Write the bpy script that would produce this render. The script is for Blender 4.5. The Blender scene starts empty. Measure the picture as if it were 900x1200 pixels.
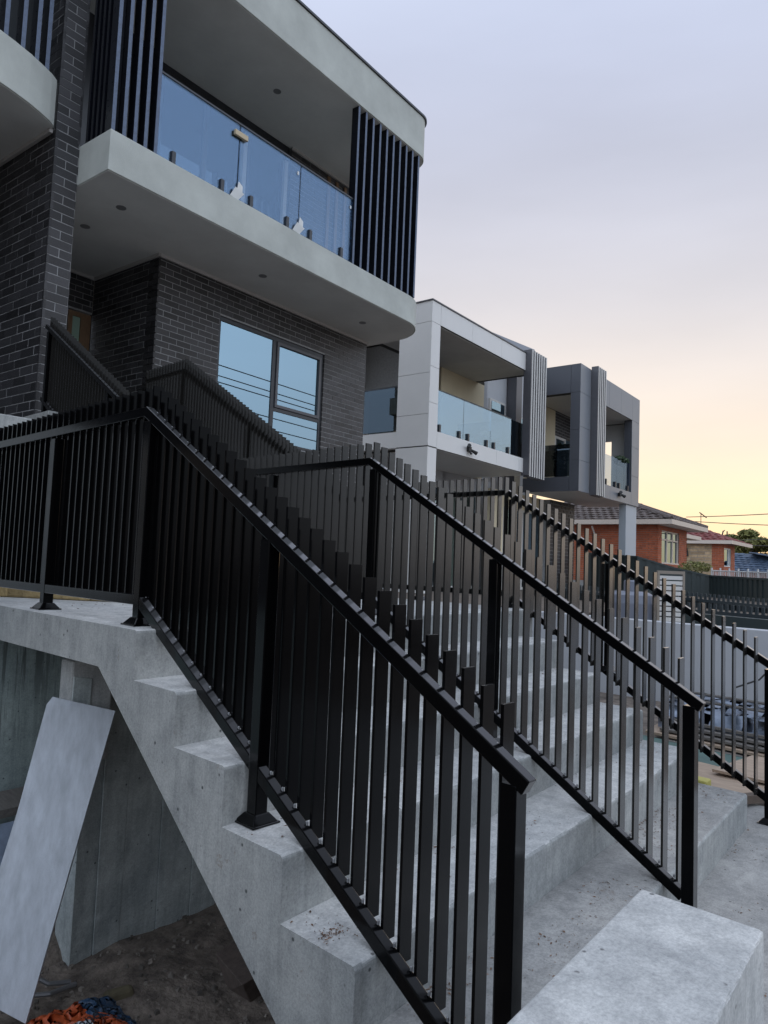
import bpy, bmesh, math, random
from mathutils import Vector, Matrix, noise
random.seed(7)
C = bpy.context.scene.collection
SC = bpy.context.scene
R = math.radians
# ------------------------------------------------------------------ camera
YAW, PITCH, ROLL = 0.7493, 0.0734, 0.0396
cyw, syw = math.cos(YAW), math.sin(YAW)
fwd = Vector((cyw*math.cos(PITCH), syw*math.cos(PITCH), math.sin(PITCH)))
rt0 = Vector((syw, -cyw, 0)); up0 = rt0.cross(fwd)
rt = rt0*math.cos(ROLL) + up0*math.sin(ROLL); up = -rt0*math.sin(ROLL) + up0*math.cos(ROLL)
cam = bpy.data.objects.new('camera', bpy.data.cameras.new('camera')); C.objects.link(cam)
mw = Matrix.Identity(4)
for i in range(3):
    mw[i][0] = rt[i]; mw[i][1] = up[i]; mw[i][2] = -fwd[i]
cam.matrix_world = mw
cam.data.sensor_fit = 'VERTICAL'; cam.data.sensor_height = 36; cam.data.sensor_width = 27
cam.data.lens = 844.19/1200*36
cam.data.clip_start = .05; cam.data.clip_end = 3000
SC.camera = cam
# ------------------------------------------------------------------ world, sun
SUN_AZ = R(30)      # from +X towards +Y
SUN_EL = R(3.0)
w = bpy.data.worlds.new('World'); SC.world = w; w.use_nodes = True
nt = w.node_tree; nt.nodes.clear()
out = nt.nodes.new('ShaderNodeOutputWorld'); bg = nt.nodes.new('ShaderNodeBackground')
sky = nt.nodes.new('ShaderNodeTexSky'); sky.sky_type = 'NISHITA'; sky.sun_disc = False
sky.sun_elevation = SUN_EL; sky.sun_rotation = math.pi/2 - SUN_AZ
sky.air_density = 1.2; sky.dust_density = 2.5; sky.ozone_density = 1.5
def wn(t, **k):
    n = nt.nodes.new(t)
    for a, b in k.items(): setattr(n, a, b)
    return n
LK = nt.links.new
tcw = wn('ShaderNodeTexCoord'); sep = wn('ShaderNodeSeparateXYZ'); LK(tcw.outputs['Generated'], sep.inputs[0])
def sramp(stops):
    r = wn('ShaderNodeValToRGB'); e = r.color_ramp.elements; r.color_ramp.interpolation = 'B_SPLINE'
    e[0].position = stops[0][0]; e[0].color = (*stops[0][1], 1); e[1].position = stops[-1][0]; e[1].color = (*stops[-1][1], 1)
    for p, c in stops[1:-1]: x = e.new(p); x.color = (*c, 1)
    LK(sep.outputs['Z'], r.inputs[0]); return r.outputs[0]
warm = sramp([(0, (.68, .43, .20)), (.06, (.68, .50, .30)), (.17, (.55, .475, .405)), (.34, (.39, .39, .425)), (.56, (.265, .29, .385)), (.75, (.36, .40, .52)), (1, (.52, .57, .68))])
cool = sramp([(0, (.34, .34, .37)), (.1, (.46, .50, .57)), (.3, (.66, .76, .90)), (.6, (.58, .67, .85)), (1, (.58, .64, .76))])
dt = wn('ShaderNodeVectorMath', operation='DOT_PRODUCT'); dt.inputs[1].default_value = (math.cos(SUN_AZ), math.sin(SUN_AZ), 0); LK(tcw.outputs['Generated'], dt.inputs[0])
fr_ = wn('ShaderNodeMapRange', interpolation_type='SMOOTHSTEP'); fr_.inputs['From Min'].default_value = .22; fr_.inputs['From Max'].default_value = .88; LK(dt.outputs['Value'], fr_.inputs[0])
mx = wn('ShaderNodeMixRGB'); LK(fr_.outputs[0], mx.inputs[0]); LK(cool, mx.inputs[1]); LK(warm, mx.inputs[2])
gm = wn('ShaderNodeGamma'); gm.inputs[1].default_value = .35; LK(sky.outputs[0], gm.inputs[0])
sc_ = wn('ShaderNodeMixRGB', blend_type='MULTIPLY'); sc_.inputs[0].default_value = 1; sc_.inputs[2].default_value = (.5, .5, .5, 1); LK(gm.outputs[0], sc_.inputs[1])
nzw = wn('ShaderNodeTexNoise'); nzw.inputs['Scale'].default_value = 2.2; nzw.inputs['Detail'].default_value = 5; mpw = wn('ShaderNodeMapping'); mpw.inputs['Scale'].default_value = (1, 1, 4); LK(tcw.outputs['Generated'], mpw.inputs[0]); LK(mpw.outputs[0], nzw.inputs[0])
mrw = wn('ShaderNodeMapRange'); mrw.inputs['From Min'].default_value = .3; mrw.inputs['From Max'].default_value = .7; mrw.inputs['To Min'].default_value = .95; mrw.inputs['To Max'].default_value = 1.06; LK(nzw.outputs[0], mrw.inputs[0])
mcl = wn('ShaderNodeMixRGB', blend_type='MULTIPLY'); mcl.inputs[0].default_value = 1; LK(mx.outputs[0], mcl.inputs[1]); LK(mrw.outputs[0], mcl.inputs[2])
m2 = wn('ShaderNodeMixRGB'); m2.inputs[0].default_value = .08; LK(mcl.outputs[0], m2.inputs[1]); LK(sc_.outputs[0], m2.inputs[2])
bg.inputs['Strength'].default_value = 1.0
LK(m2.outputs[0], bg.inputs[0]); LK(bg.outputs[0], out.inputs[0])
sl = bpy.data.lights.new('sun', 'SUN'); sl.energy = .3; sl.angle = R(10); sl.color = (1, .78, .5)
so = bpy.data.objects.new('sun', sl); C.objects.link(so)
sd = Vector((math.cos(SUN_AZ)*math.cos(SUN_EL), math.sin(SUN_AZ)*math.cos(SUN_EL), math.sin(SUN_EL)))
so.rotation_euler = sd.to_track_quat('Z', 'Y').to_euler(); so.location = (0, 0, 30)
SC.view_settings.view_transform = 'Standard'; SC.view_settings.look = 'None'
SC.view_settings.exposure = 0.85; SC.view_settings.gamma = 1
SC.render.engine = 'CYCLES'
#@@WORLDEND
# ------------------------------------------------------------------ materials
def mat(name, col, rough=.6, metal=0, var=0, vscale=5, bump=0, bscale=60, spec=.5, stretch=(1, 1, 1), rnd=0, col2=None, coat=0):
    m = bpy.data.materials.new(name); m.use_nodes = True; n = m.node_tree; b = n.nodes['Principled BSDF']
    b.inputs['Base Color'].default_value = (*col, 1); b.inputs['Roughness'].default_value = rough
    b.inputs['Metallic'].default_value = metal; b.inputs['Specular IOR Level'].default_value = spec
    b.inputs['Coat Weight'].default_value = coat
    if var or bump or rnd:
        tc = n.nodes.new('ShaderNodeTexCoord'); mp = n.nodes.new('ShaderNodeMapping'); mp.inputs['Scale'].default_value = stretch
        n.links.new(tc.outputs['Object'], mp.inputs[0])
    last = None
    if var:
        nz = n.nodes.new('ShaderNodeTexNoise'); nz.inputs['Scale'].default_value = vscale; nz.inputs['Detail'].default_value = 8; nz.inputs['Roughness'].default_value = .65
        n.links.new(mp.outputs[0], nz.inputs[0])
        r = n.nodes.new('ShaderNodeValToRGB'); c2 = col2 or tuple(c*(1-var) for c in col)
        r.color_ramp.elements[0].position = .33; r.color_ramp.elements[0].color = (*c2, 1)
        r.color_ramp.elements[1].position = .67; r.color_ramp.elements[1].color = (*[min(1, c*(1+var*.4)) for c in col], 1)
        n.links.new(nz.outputs[0], r.inputs[0]); last = r.outputs[0]
        rr = n.nodes.new('ShaderNodeMapRange'); rr.inputs['To Min'].default_value = max(.03, rough-.1); rr.inputs['To Max'].default_value = min(1, rough+.12)
        n.links.new(nz.outputs[0], rr.inputs[0]); n.links.new(rr.outputs[0], b.inputs['Roughness'])
    if rnd:
        oi = n.nodes.new('ShaderNodeObjectInfo'); ge = n.nodes.new('ShaderNodeNewGeometry')
        ad = n.nodes.new('ShaderNodeMath'); ad.operation = 'ADD'; fr = n.nodes.new('ShaderNodeMath'); fr.operation = 'FRACT'
        n.links.new(oi.outputs['Random'], ad.inputs[0]); n.links.new(ge.outputs['Random Per Island'], ad.inputs[1]); n.links.new(ad.outputs[0], fr.inputs[0])
        mr = n.nodes.new('ShaderNodeMapRange'); mr.inputs['To Min'].default_value = 1-rnd; mr.inputs['To Max'].default_value = 1+rnd
        n.links.new(fr.outputs[0], mr.inputs[0])
        hs = n.nodes.new('ShaderNodeHueSaturation'); n.links.new(mr.outputs[0], hs.inputs['Value'])
        if last: n.links.new(last, hs.inputs['Color'])
        else: hs.inputs['Color'].default_value = (*col, 1)
        last = hs.outputs[0]
    if last: n.links.new(last, b.inputs['Base Color'])
    if bump:
        nb = n.nodes.new('ShaderNodeTexNoise'); nb.inputs['Scale'].default_value = bscale; nb.inputs['Detail'].default_value = 6
        n.links.new(mp.outputs[0], nb.inputs[0])
        bm = n.nodes.new('ShaderNodeBump'); bm.inputs['Strength'].default_value = bump; bm.inputs['Distance'].default_value = .02
        n.links.new(nb.outputs[0], bm.inputs['Height']); n.links.new(bm.outputs[0], b.inputs['Normal'])
    return m

def concrete(name, col, dark, streak=False, pores=True, stain=None):
    m = bpy.data.materials.new(name); m.use_nodes = True; n = m.node_tree; b = n.nodes['Principled BSDF']; L = n.links.new
    tc = n.nodes.new('ShaderNodeTexCoord'); mp = n.nodes.new('ShaderNodeMapping'); L(tc.outputs['Object'], mp.inputs[0])
    def nz(s, d=8, r=.6, src=None):
        x = n.nodes.new('ShaderNodeTexNoise'); x.inputs['Scale'].default_value = s; x.inputs['Detail'].default_value = d; x.inputs['Roughness'].default_value = r
        L(src or mp.outputs[0], x.inputs[0]); return x.outputs[0]
    def ramp(src, p0, c0, p1, c1):
        r = n.nodes.new('ShaderNodeValToRGB'); e = r.color_ramp.elements
        e[0].position = p0; e[0].color = (*c0, 1); e[1].position = p1; e[1].color = (*c1, 1); L(src, r.inputs[0]); return r.outputs[0]
    def mix(f, a, c, t='MIX'):
        x = n.nodes.new('ShaderNodeMixRGB'); x.blend_type = t
        if isinstance(f, float): x.inputs[0].default_value = f
        else: L(f, x.inputs[0])
        for i, q in ((1, a), (2, c)):
            if isinstance(q, tuple): x.inputs[i].default_value = (*q, 1)
            else: L(q, x.inputs[i])
        return x.outputs[0]
    big = ramp(nz(1.6), .36, dark, .62, col)
    c = mix(.45, big, ramp(nz(14, 10, .7), .35, tuple(q*.8 for q in col), .65, tuple(min(1, q*1.12) for q in col)))
    fine = ramp(nz(110, 6, .8), .36, (.66, .66, .67), .58, (1.1, 1.1, 1.1)); c = mix(.7, c, fine, 'MULTIPLY')
    m3 = n.nodes.new('ShaderNodeMapping'); m3.inputs['Scale'].default_value = (9, 9, .9); L(tc.outputs['Object'], m3.inputs[0])
    c = mix(.6, c, ramp(nz(2.5, 7, .65, m3.outputs[0]), .36, (.76, .77, .77), .56, (1.06, 1.06, 1.05)), 'MULTIPLY')
    blot = ramp(nz(6.5, 12, .82), .40, (.70, .71, .73), .56, (1.06, 1.06, 1.06)); c = mix(.55, c, blot, 'MULTIPLY')
    cloud = ramp(nz(.7, 4, .6), .35, (.82, .84, .86), .6, (1.06, 1.05, 1.04)); c = mix(1.0, c, cloud, 'MULTIPLY')
    if streak:
        m2 = n.nodes.new('ShaderNodeMapping'); m2.inputs['Scale'].default_value = (7, 7, .35); L(tc.outputs['Object'], m2.inputs[0])
        s = ramp(nz(2.2, 6, .7, m2.outputs[0]), .5, (0, 0, 0), .56, (1, 1, 1))
        s2 = ramp(nz(.8, 3, .5), .4, (.1, .1, .1), .6, (1, 1, 1))
        f = n.nodes.new('ShaderNodeMath'); f.operation = 'MULTIPLY'; L(s, f.inputs[0]); L(s2, f.inputs[1])
        c = mix(f.outputs[0], c, tuple(q*.42 for q in dark))
    if stain:
        s = ramp(nz(9, 10, .75), .60, (0, 0, 0), .68, (1, 1, 1)); s2 = ramp(nz(1.3, 3), .5, (0, 0, 0), .62, (1, 1, 1))
        f = n.nodes.new('ShaderNodeMath'); f.operation = 'MULTIPLY'; L(s, f.inputs[0]); L(s2, f.inputs[1])
        g = n.nodes.new('ShaderNodeMath'); g.operation = 'MULTIPLY'; L(f.outputs[0], g.inputs[0]); g.inputs[1].default_value = .75
        c = mix(g.outputs[0], c, stain)
    bump_h = nz(120, 5, .7)
    if pores:
        v = n.nodes.new('ShaderNodeTexVoronoi'); v.inputs['Scale'].default_value = 15; L(mp.outputs[0], v.inputs[0])
        p = ramp(v.outputs['Distance'], .06, (1, 1, 1), .11, (0, 0, 0))
        g = ramp(nz(6, 3), .46, (0, 0, 0), .5, (1, 1, 1))
        f = n.nodes.new('ShaderNodeMath'); f.operation = 'MULTIPLY'; L(p, f.inputs[0]); L(g, f.inputs[1])
        c = mix(f.outputs[0], c, tuple(q*.35 for q in dark))
    L(c, b.inputs['Base Color']); b.inputs['Roughness'].default_value = .82; b.inputs['Specular IOR Level'].default_value = .3
    bm = n.nodes.new('ShaderNodeBump'); bm.inputs['Strength'].default_value = .35; bm.inputs['Distance'].default_value = .004; L(bump_h, bm.inputs['Height']); L(bm.outputs[0], b.inputs['Normal'])
    return m

def glassmat(name, tint, refl=.6, through=.35, rough=.0):
    m = bpy.data.materials.new(name); m.use_nodes = True; n = m.node_tree; n.nodes.clear(); L = n.links.new
    o = n.nodes.new('ShaderNodeOutputMaterial'); g = n.nodes.new('ShaderNodeBsdfGlossy'); g.inputs['Color'].default_value = (*tint, 1); g.inputs['Roughness'].default_value = rough
    t = n.nodes.new('ShaderNodeBsdfTransparent'); t.inputs['Color'].default_value = (through, through*1.03, through*1.05, 1)
    x = n.nodes.new('ShaderNodeMixShader'); x.inputs[0].default_value = refl
    lw = n.nodes.new('ShaderNodeLayerWeight'); lw.inputs['Blend'].default_value = .35
    mr = n.nodes.new('ShaderNodeMapRange'); mr.inputs['To Min'].default_value = refl*.75; mr.inputs['To Max'].default_value = min(1, refl*1.5)
    L(lw.outputs['Fresnel'], mr.inputs[0]); L(mr.outputs[0], x.inputs[0])
    L(t.outputs[0], x.inputs[1]); L(g.outputs[0], x.inputs[2]); L(x.outputs[0], o.inputs[0])
    return m

M = {}
def satin(name, col, f0, f1, rough, p=3.0, tint=(1, 1, 1)):
    m = bpy.data.materials.new(name); m.use_nodes = True; n = m.node_tree; n.nodes.clear(); L = n.links.new
    o = n.nodes.new('ShaderNodeOutputMaterial'); g = n.nodes.new('ShaderNodeBsdfGlossy'); g.inputs['Color'].default_value = (*tint, 1)
    d = n.nodes.new('ShaderNodeBsdfDiffuse'); d.inputs['Color'].default_value = (*col, 1)
    tc = n.nodes.new('ShaderNodeTexCoord'); nz = n.nodes.new('ShaderNodeTexNoise'); nz.inputs['Scale'].default_value = 26; nz.inputs['Detail'].default_value = 7; L(tc.outputs['Object'], nz.inputs[0])
    rr = n.nodes.new('ShaderNodeMapRange'); rr.inputs['To Min'].default_value = rough*.6; rr.inputs['To Max'].default_value = rough*1.5; L(nz.outputs[0], rr.inputs[0]); L(rr.outputs[0], g.inputs['Roughness'])
    lw = n.nodes.new('ShaderNodeLayerWeight'); lw.inputs['Blend'].default_value = .5
    pw = n.nodes.new('ShaderNodeMath'); pw.operation = 'POWER'; pw.inputs[1].default_value = p; L(lw.outputs['Facing'], pw.inputs[0])
    ma = n.nodes.new('ShaderNodeMath'); ma.operation = 'MULTIPLY_ADD'; ma.inputs[1].default_value = f1; ma.inputs[2].default_value = f0; ma.use_clamp = True; L(pw.outputs[0], ma.inputs[0])
    x = n.nodes.new('ShaderNodeMixShader'); L(ma.outputs[0], x.inputs[0]); L(d.outputs[0], x.inputs[1]); L(g.outputs[0], x.inputs[2]); L(x.outputs[0], o.inputs[0]); return m
M['black'] = satin('black_powder_coat', (.0022, .0022, .0025), .006, 1.25, .13, 3.6)
M['sheenblack'] = satin('sheen_black_powder_coat', (.019, .018, .0165), .010, 1.6, .2, 3.2)  # paler black for some balusters; sky sheen painted into the diffuse colour
M['_unused'] = mat('black_powder_coat', (.0045, .0045, .0048), .2, 0, .1, 30, .02, 220, spec=.36)
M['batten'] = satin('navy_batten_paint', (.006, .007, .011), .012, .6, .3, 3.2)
M['battenlit'] = mat('skylit_batten_front', (.10, .135, .21), .5, 0, .35, 14, spec=.5)  # batten fronts paler than their sides: reflected sky painted into the colour
M['slatgrey'] = mat('grey_slat_paint', (.09, .09, .1), .4, 0, .1, 9)
M['slatedge'] = mat('pale_slat_edge', (.55, .54, .52), .5)
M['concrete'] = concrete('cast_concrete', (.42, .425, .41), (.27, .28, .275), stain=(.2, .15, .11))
M['concrete_top'] = concrete('pale_toplit_concrete', (.60, .595, .575), (.43, .43, .42), stain=(.19, .13, .10))  # paler concrete; on treads and landing it carries painted overhead light
M['paving'] = concrete('dark_site_slab', (.40, .39, .37), (.26, .255, .245), stain=(.17, .12, .09))  # darker, browner concrete tone for the slab and lowest tread
M['boardwall'] = concrete('board_formed_concrete', (.60, .64, .62), (.40, .44, .44), streak=False)
M['dripwall'] = concrete('dripped_concrete', (.48, .56, .54), (.34, .40, .39), streak=True)
M['render'] = mat('sage_render', (.52, .54, .50), .85, 0, .16, 1.7, .22, 110)
M['soffit'] = mat('soffit_paint', (.70, .70, .67), .8, 0, .10, 1.3, .1, 90)
M['trim'] = mat('cornice_trim', (.5, .48, .46), .7)
M['brick'] = mat('charcoal_brick', (.040, .039, .042), .42, 0, .45, 16, .35, 70, rnd=.5)
M['mortar'] = mat('grey_mortar', (.32, .32, .32), .9, 0, .2, 20)
M['frame'] = mat('dark_window_frame', (.025, .027, .033), .35)
M['glass'] = glassmat('window_glass', (.44, .62, .74), .66, .3)
M['balglass'] = glassmat('balustrade_glass', (.42, .60, .85), .17, .80)
M['clearglass'] = glassmat('clear_reflecting_glass', (.60, .80, .95), .42, .62)
M['tintglass'] = glassmat('tinted_glass', (.3, .4, .5), .22, .28)
M['white'] = mat('white_cladding', (.74, .73, .71), .5, 0, .03, 2)
M['joint'] = mat('dark_joint', (.05, .05, .05), .8)
M['cream'] = mat('cream_render', (.74, .64, .45), .85, 0, .05, 3)
M['wrender'] = mat('white_render', (.47, .48, .50), .8, 0, .06, 2)
M['darkclad'] = mat('charcoal_cladding', (.075, .08, .095), .45, 0, .05, 2)
M['midclad'] = mat('mid_grey_cladding', (.20, .215, .24), .4, 0, .05, 2)
M['column'] = mat('grey_column_paint', (.42, .46, .50), .5, 0, .05, 2)
M['steelroof'] = mat('grey_steel_roof', (.25, .28, .33), .4)
M['interior'] = mat('dim_interior', (.05, .055, .06), .9)
M['curtain'] = mat('pale_curtain', (.45, .45, .43), .9)
M['timberdoor'] = mat('stained_timber', (.22, .13, .07), .5, 0, .3, 8, stretch=(8, 8, 1))
M['redbrick'] = mat('orange_brick', (.42, .115, .05), .8, 0, .25, 12, rnd=.18)
M['sandstone'] = mat('banded_sandstone', (.50, .36, .22), .8, 0, .3, 6, rnd=.25)
M['rooftile'] = mat('brown_roof_tile', (.10, .075, .065), .7, 0, .2, 8, rnd=.3)
M['redtile'] = mat('maroon_roof_tile', (.20, .05, .045), .7, 0, .2, 8, rnd=.2)
M['bluetile'] = mat('slate_blue_roof_tile', (.06, .09, .14), .6, 0, .2, 8, rnd=.2)
M['gutter'] = mat('cream_gutter', (.60, .52, .45), .5)
M['fence'] = mat('blue_grey_steel_fence', (.04, .055, .056), .45)
M['picket'] = mat('picket_fence_paint', (.035, .046, .052), .4)
M['dirt'] = mat('damp_dirt', (.20, .165, .135), .95, 0, .6, 9, 1.0, 30, col2=(.075, .06, .05))
M['ground'] = mat('dry_ground', (.14, .11, .085), .95, 0, .4, 3, .8, 20)
M['panel'] = mat('pale_fibre_sheet', (.50, .53, .57), .7, 0, .22, 3.2, .25, 60, stretch=(7, 7, 1.1))
M['plywood'] = mat('form_plywood', (.40, .30, .22), .7, 0, .25, 6, stretch=(6, 1, 1))
M['oldtimber'] = mat('weathered_timber', (.17, .155, .14), .8, 0, .4, 7, .4, 40, stretch=(8, .7, 8))
M['palestone'] = mat('yellow_sandstone_block', (.42, .31, .15), .9, 0, .3, 12, .6, 50, rnd=.15)
M['plastic'] = mat('blue_plastic_sheet', (.20, .24, .31), .35, 0, .3, 9, .5, 14)
M['greensheet'] = mat('green_sheet', (.07, .13, .115), .6, 0, .3, 8)
M['leaf'] = mat('leaf_green', (.17, .17, .05), .7, rnd=.45)
M['potleaf'] = mat('pot_plant_leaf', (.03, .06, .02), .6, rnd=.4)
M['bark'] = mat('bark', (.12, .09, .07), .9, 0, .3, 10)
M['tank'] = mat('pale_plastic_tank', (.17, .185, .23), .45)
M['louvre'] = mat('white_louvre', (.62, .60, .57), .5)
M['tan'] = mat('tan_metal_frame', (.26, .22, .18), .5)
M['wire'] = mat('cable_black', (.02, .02, .02), .6)
M['galv'] = mat('galvanised_steel', (.3, .3, .31), .4, .6)
M['paper'] = mat('white_paper', (.75, .76, .75), .8)
M['woodblock'] = mat('raw_wood_block', (.55, .45, .30), .7)
M['lamp_off'] = mat('downlight_lens', (.2, .2, .2), .3)
M['yellow'] = mat('faded_yellow_plastic', (.5, .45, .12), .6)
M['whitemetal'] = mat('white_ironwork', (.6, .6, .6), .5)

# ------------------------------------------------------------------ geometry helpers
class MB:
    def __init__(s): s.v = []; s.f = []
    def hexa(s, p):          # p: 8 points, bottom 4 (ccw) then top 4
        n = len(s.v); s.v += [tuple(q) for q in p]
        s.f += [tuple(n+i for i in q) for q in ((3, 2, 1, 0), (4, 5, 6, 7), (0, 1, 5, 4), (1, 2, 6, 5), (2, 3, 7, 6), (3, 0, 4, 7))]
        return s
    def box(s, x0, x1, y0, y1, z0, z1):
        x0, x1 = min(x0, x1), max(x0, x1); y0, y1 = min(y0, y1), max(y0, y1); z0, z1 = min(z0, z1), max(z0, z1)
        return s.hexa([(x0, y0, z0), (x1, y0, z0), (x1, y1, z0), (x0, y1, z0), (x0, y0, z1), (x1, y0, z1), (x1, y1, z1), (x0, y1, z1)])
    def prism(s, poly, z0, z1):      # poly in xy (ccw), extruded in z
        n = len(s.v); k = len(poly)
        s.v += [(x, y, z0) for x, y in poly] + [(x, y, z1) for x, y in poly]
        s.f.append(tuple(n+k-1-i for i in range(k))); s.f.append(tuple(n+k+i for i in range(k)))
        for i in range(k): j = (i+1) % k; s.f.append((n+i, n+j, n+k+j, n+k+i))
        return s
    def prismx(s, poly, x0, x1, skew=0):     # poly in yz, extruded in x ; y shifts by skew*(x-1.45)
        n = len(s.v); k = len(poly)
        s.v += [(x0, y+skew*(x0-1.45), z) for y, z in poly] + [(x1, y+skew*(x1-1.45), z) for y, z in poly]
        s.f.append(tuple(n+k-1-i for i in range(k))); s.f.append(tuple(n+k+i for i in range(k)))
        for i in range(k): j = (i+1) % k; s.f.append((n+i, n+j, n+k+j, n+k+i))
        return s
    def prismx_rough(s, poly, x0, x1, skew, rough_ids, amp=.0025, dx=.04, seed=0):
        k = len(poly); nx = max(2, int((x1-x0)/dx)); n0 = len(s.v); rn = random.Random(seed)
        chips = [(rn.uniform(x0, x1), rn.uniform(.012, .035), rn.uniform(.003, .008)) for _ in range(int((x1-x0)*2.5))]
        for i in range(nx+1):
            x = x0+(x1-x0)*i/nx; ch = sum(d*max(0, 1-abs(x-c)/w_) for c, w_, d in chips)
            for q, (y, z) in enumerate(poly):
                dy = dz = 0
                if q in rough_ids:
                    e = amp*noise.noise(Vector((x*14, q*1.3, seed)))+amp*.7*noise.noise(Vector((x*45, q*2.3, seed+5)))
                    dy = abs(e)+ch; dz = -abs(e)*.8-ch
                s.v.append((x, y+skew*(x-1.45)+dy, z+dz))
        s.f.append(tuple(n0+k-1-i for i in range(k))); b = n0+nx*k; s.f.append(tuple(b+i for i in range(k)))
        for i in range(nx):
            a = n0+i*k
            for q in range(k): j = (q+1) % k; s.f.append((a+q, a+j, a+k+j, a+k+q))
        return s
    def tube(s, pts, r, seg=8, cap=True):
        pts = [Vector(p) for p in pts]; n0 = len(s.v); rr = r if isinstance(r, (list, tuple)) else [r]*len(pts)
        for i, p in enumerate(pts):
            d = (pts[min(i+1, len(pts)-1)]-pts[max(i-1, 0)]).normalized()
            a = d.orthogonal().normalized() if i == 0 else (a-d*a.dot(d)).normalized()
            b = d.cross(a)
            for k in range(seg):
                t = 2*math.pi*k/seg; s.v.append(tuple(p+(a*math.cos(t)+b*math.sin(t))*rr[i]))
        for i in range(len(pts)-1):
            for k in range(seg):
                j = (k+1) % seg; s.f.append((n0+i*seg+k, n0+i*seg+j, n0+(i+1)*seg+j, n0+(i+1)*seg+k))
        if cap:
            s.f.append(tuple(n0+seg-1-k for k in range(seg))); s.f.append(tuple(n0+(len(pts)-1)*seg+k for k in range(seg)))
        return s
    def disc(s, c, r, h, seg=20):
        return s.prism([(c[0]+r*math.cos(2*math.pi*i/seg), c[1]+r*math.sin(2*math.pi*i/seg)) for i in range(seg)], c[2], c[2]+h)
    def quad(s, a, b, c, d):
        n = len(s.v); s.v += [tuple(a), tuple(b), tuple(c), tuple(d)]; s.f.append((n, n+1, n+2, n+3)); return s

def mesh_of(mb, name, material, base=(0, 0, 0), fix=True):
    me = bpy.data.meshes.new(name)
    me.from_pydata([(x-base[0], y-base[1], z-base[2]) for x, y, z in mb.v], [], mb.f)
    if fix:
        b = bmesh.new(); b.from_mesh(me); bmesh.ops.recalc_face_normals(b, faces=b.faces); b.to_mesh(me); b.free()
    me.materials.append(M[material] if isinstance(material, str) else material); me.update(); return me

def bev(o, wd=.004, seg=2, ang=35):
    m = o.modifiers.new('bevel', 'BEVEL'); m.width = wd; m.segments = seg; m.limit_method = 'ANGLE'; m.angle_limit = R(ang); return o

HY = 0.0967
def H2W(u, v, z=0):
    c, s = math.cos(HY), math.sin(HY); return Vector((u*c - v*s, u*s + v*c, z))

class Thing:
    """An Empty at the thing's base; parts are given in frame coordinates (house frame if rot=HY)."""
    def __init__(s, name, label, cat, base=(0, 0, 0), house=False, group=None):
        o = bpy.data.objects.new(name, None); C.objects.link(o); s.o = o; s.base = base; s.house = house
        if house: o.location = H2W(*base); o.rotation_euler = (0, 0, HY)
        else: o.location = base
        o.empty_display_size = .2
        o['label'] = label; o['category'] = cat
        if group: o['group'] = group
    def part(s, name, mb, material, parent=None, b=0, stuff=False, label=None, smooth=False):
        pb = s.base
        me = mesh_of(mb, name, material, pb); o = bpy.data.objects.new(name, me); C.objects.link(o)
        o.parent = parent or s.o
        if b: bev(o, b)
        if stuff: o['kind'] = 'stuff'
        if label: o['label'] = label
        if smooth:
            for p in me.polygons: p.use_smooth = True
        return o
    def inst(s, name, me, loc, scale=(1, 1, 1), rot=(0, 0, 0), parent=None):
        o = bpy.data.objects.new(name, me); C.objects.link(o); o.parent = parent or s.o
        o.location = (loc[0]-s.base[0], loc[1]-s.base[1], loc[2]-s.base[2]); o.scale = scale; o.rotation_euler = rot; return o

def single(name, mb, material, label=None, cat=None, base=(0, 0, 0), kind=None, group=None, b=0, smooth=False, house=False):
    me = mesh_of(mb, name, material, base); o = bpy.data.objects.new(name, me); C.objects.link(o)
    if house: o.location = H2W(*base); o.rotation_euler = (0, 0, HY)
    else: o.location = base
    if label: o['label'] = label
    if cat: o['category'] = cat
    if kind: o['kind'] = kind
    if group: o['group'] = group
    if b: bev(o, b)
    if smooth:
        for p in me.polygons: p.use_smooth = True
    return o

UNIT = {}
def unit(material):
    if material not in UNIT: UNIT[material] = mesh_of(MB().box(-.5, .5, -.5, .5, -.5, .5), 'unit_brick', material)
    return UNIT[material]

def brick_rects(a0, a1, z0, z1, L, Hh, j, holes):
    res = []; row = 0; z = z0
    while z < z1-.01:
        zt = min(z+Hh, z1); a = a0 - (L/2 if row % 2 else 0)
        while a < a1-.01:
            b0, b1 = max(a, a0), min(a+L-j, a1)
            spans = [(b0, b1)]
            for (h0, h1, g0, g1) in holes:
                if zt > g0+.01 and z < g1-.01:
                    ns = []
                    for (p, q) in spans:
                        if q <= h0 or p >= h1: ns.append((p, q)); continue
                        if p < h0: ns.append((p, h0))
                        if q > h1: ns.append((h1, q))
                    spans = ns
            for (p, q) in spans:
                if q-p > .025: res.append((p, q, z, zt-j))
            a += L
        z += Hh; row += 1
    return res

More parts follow.
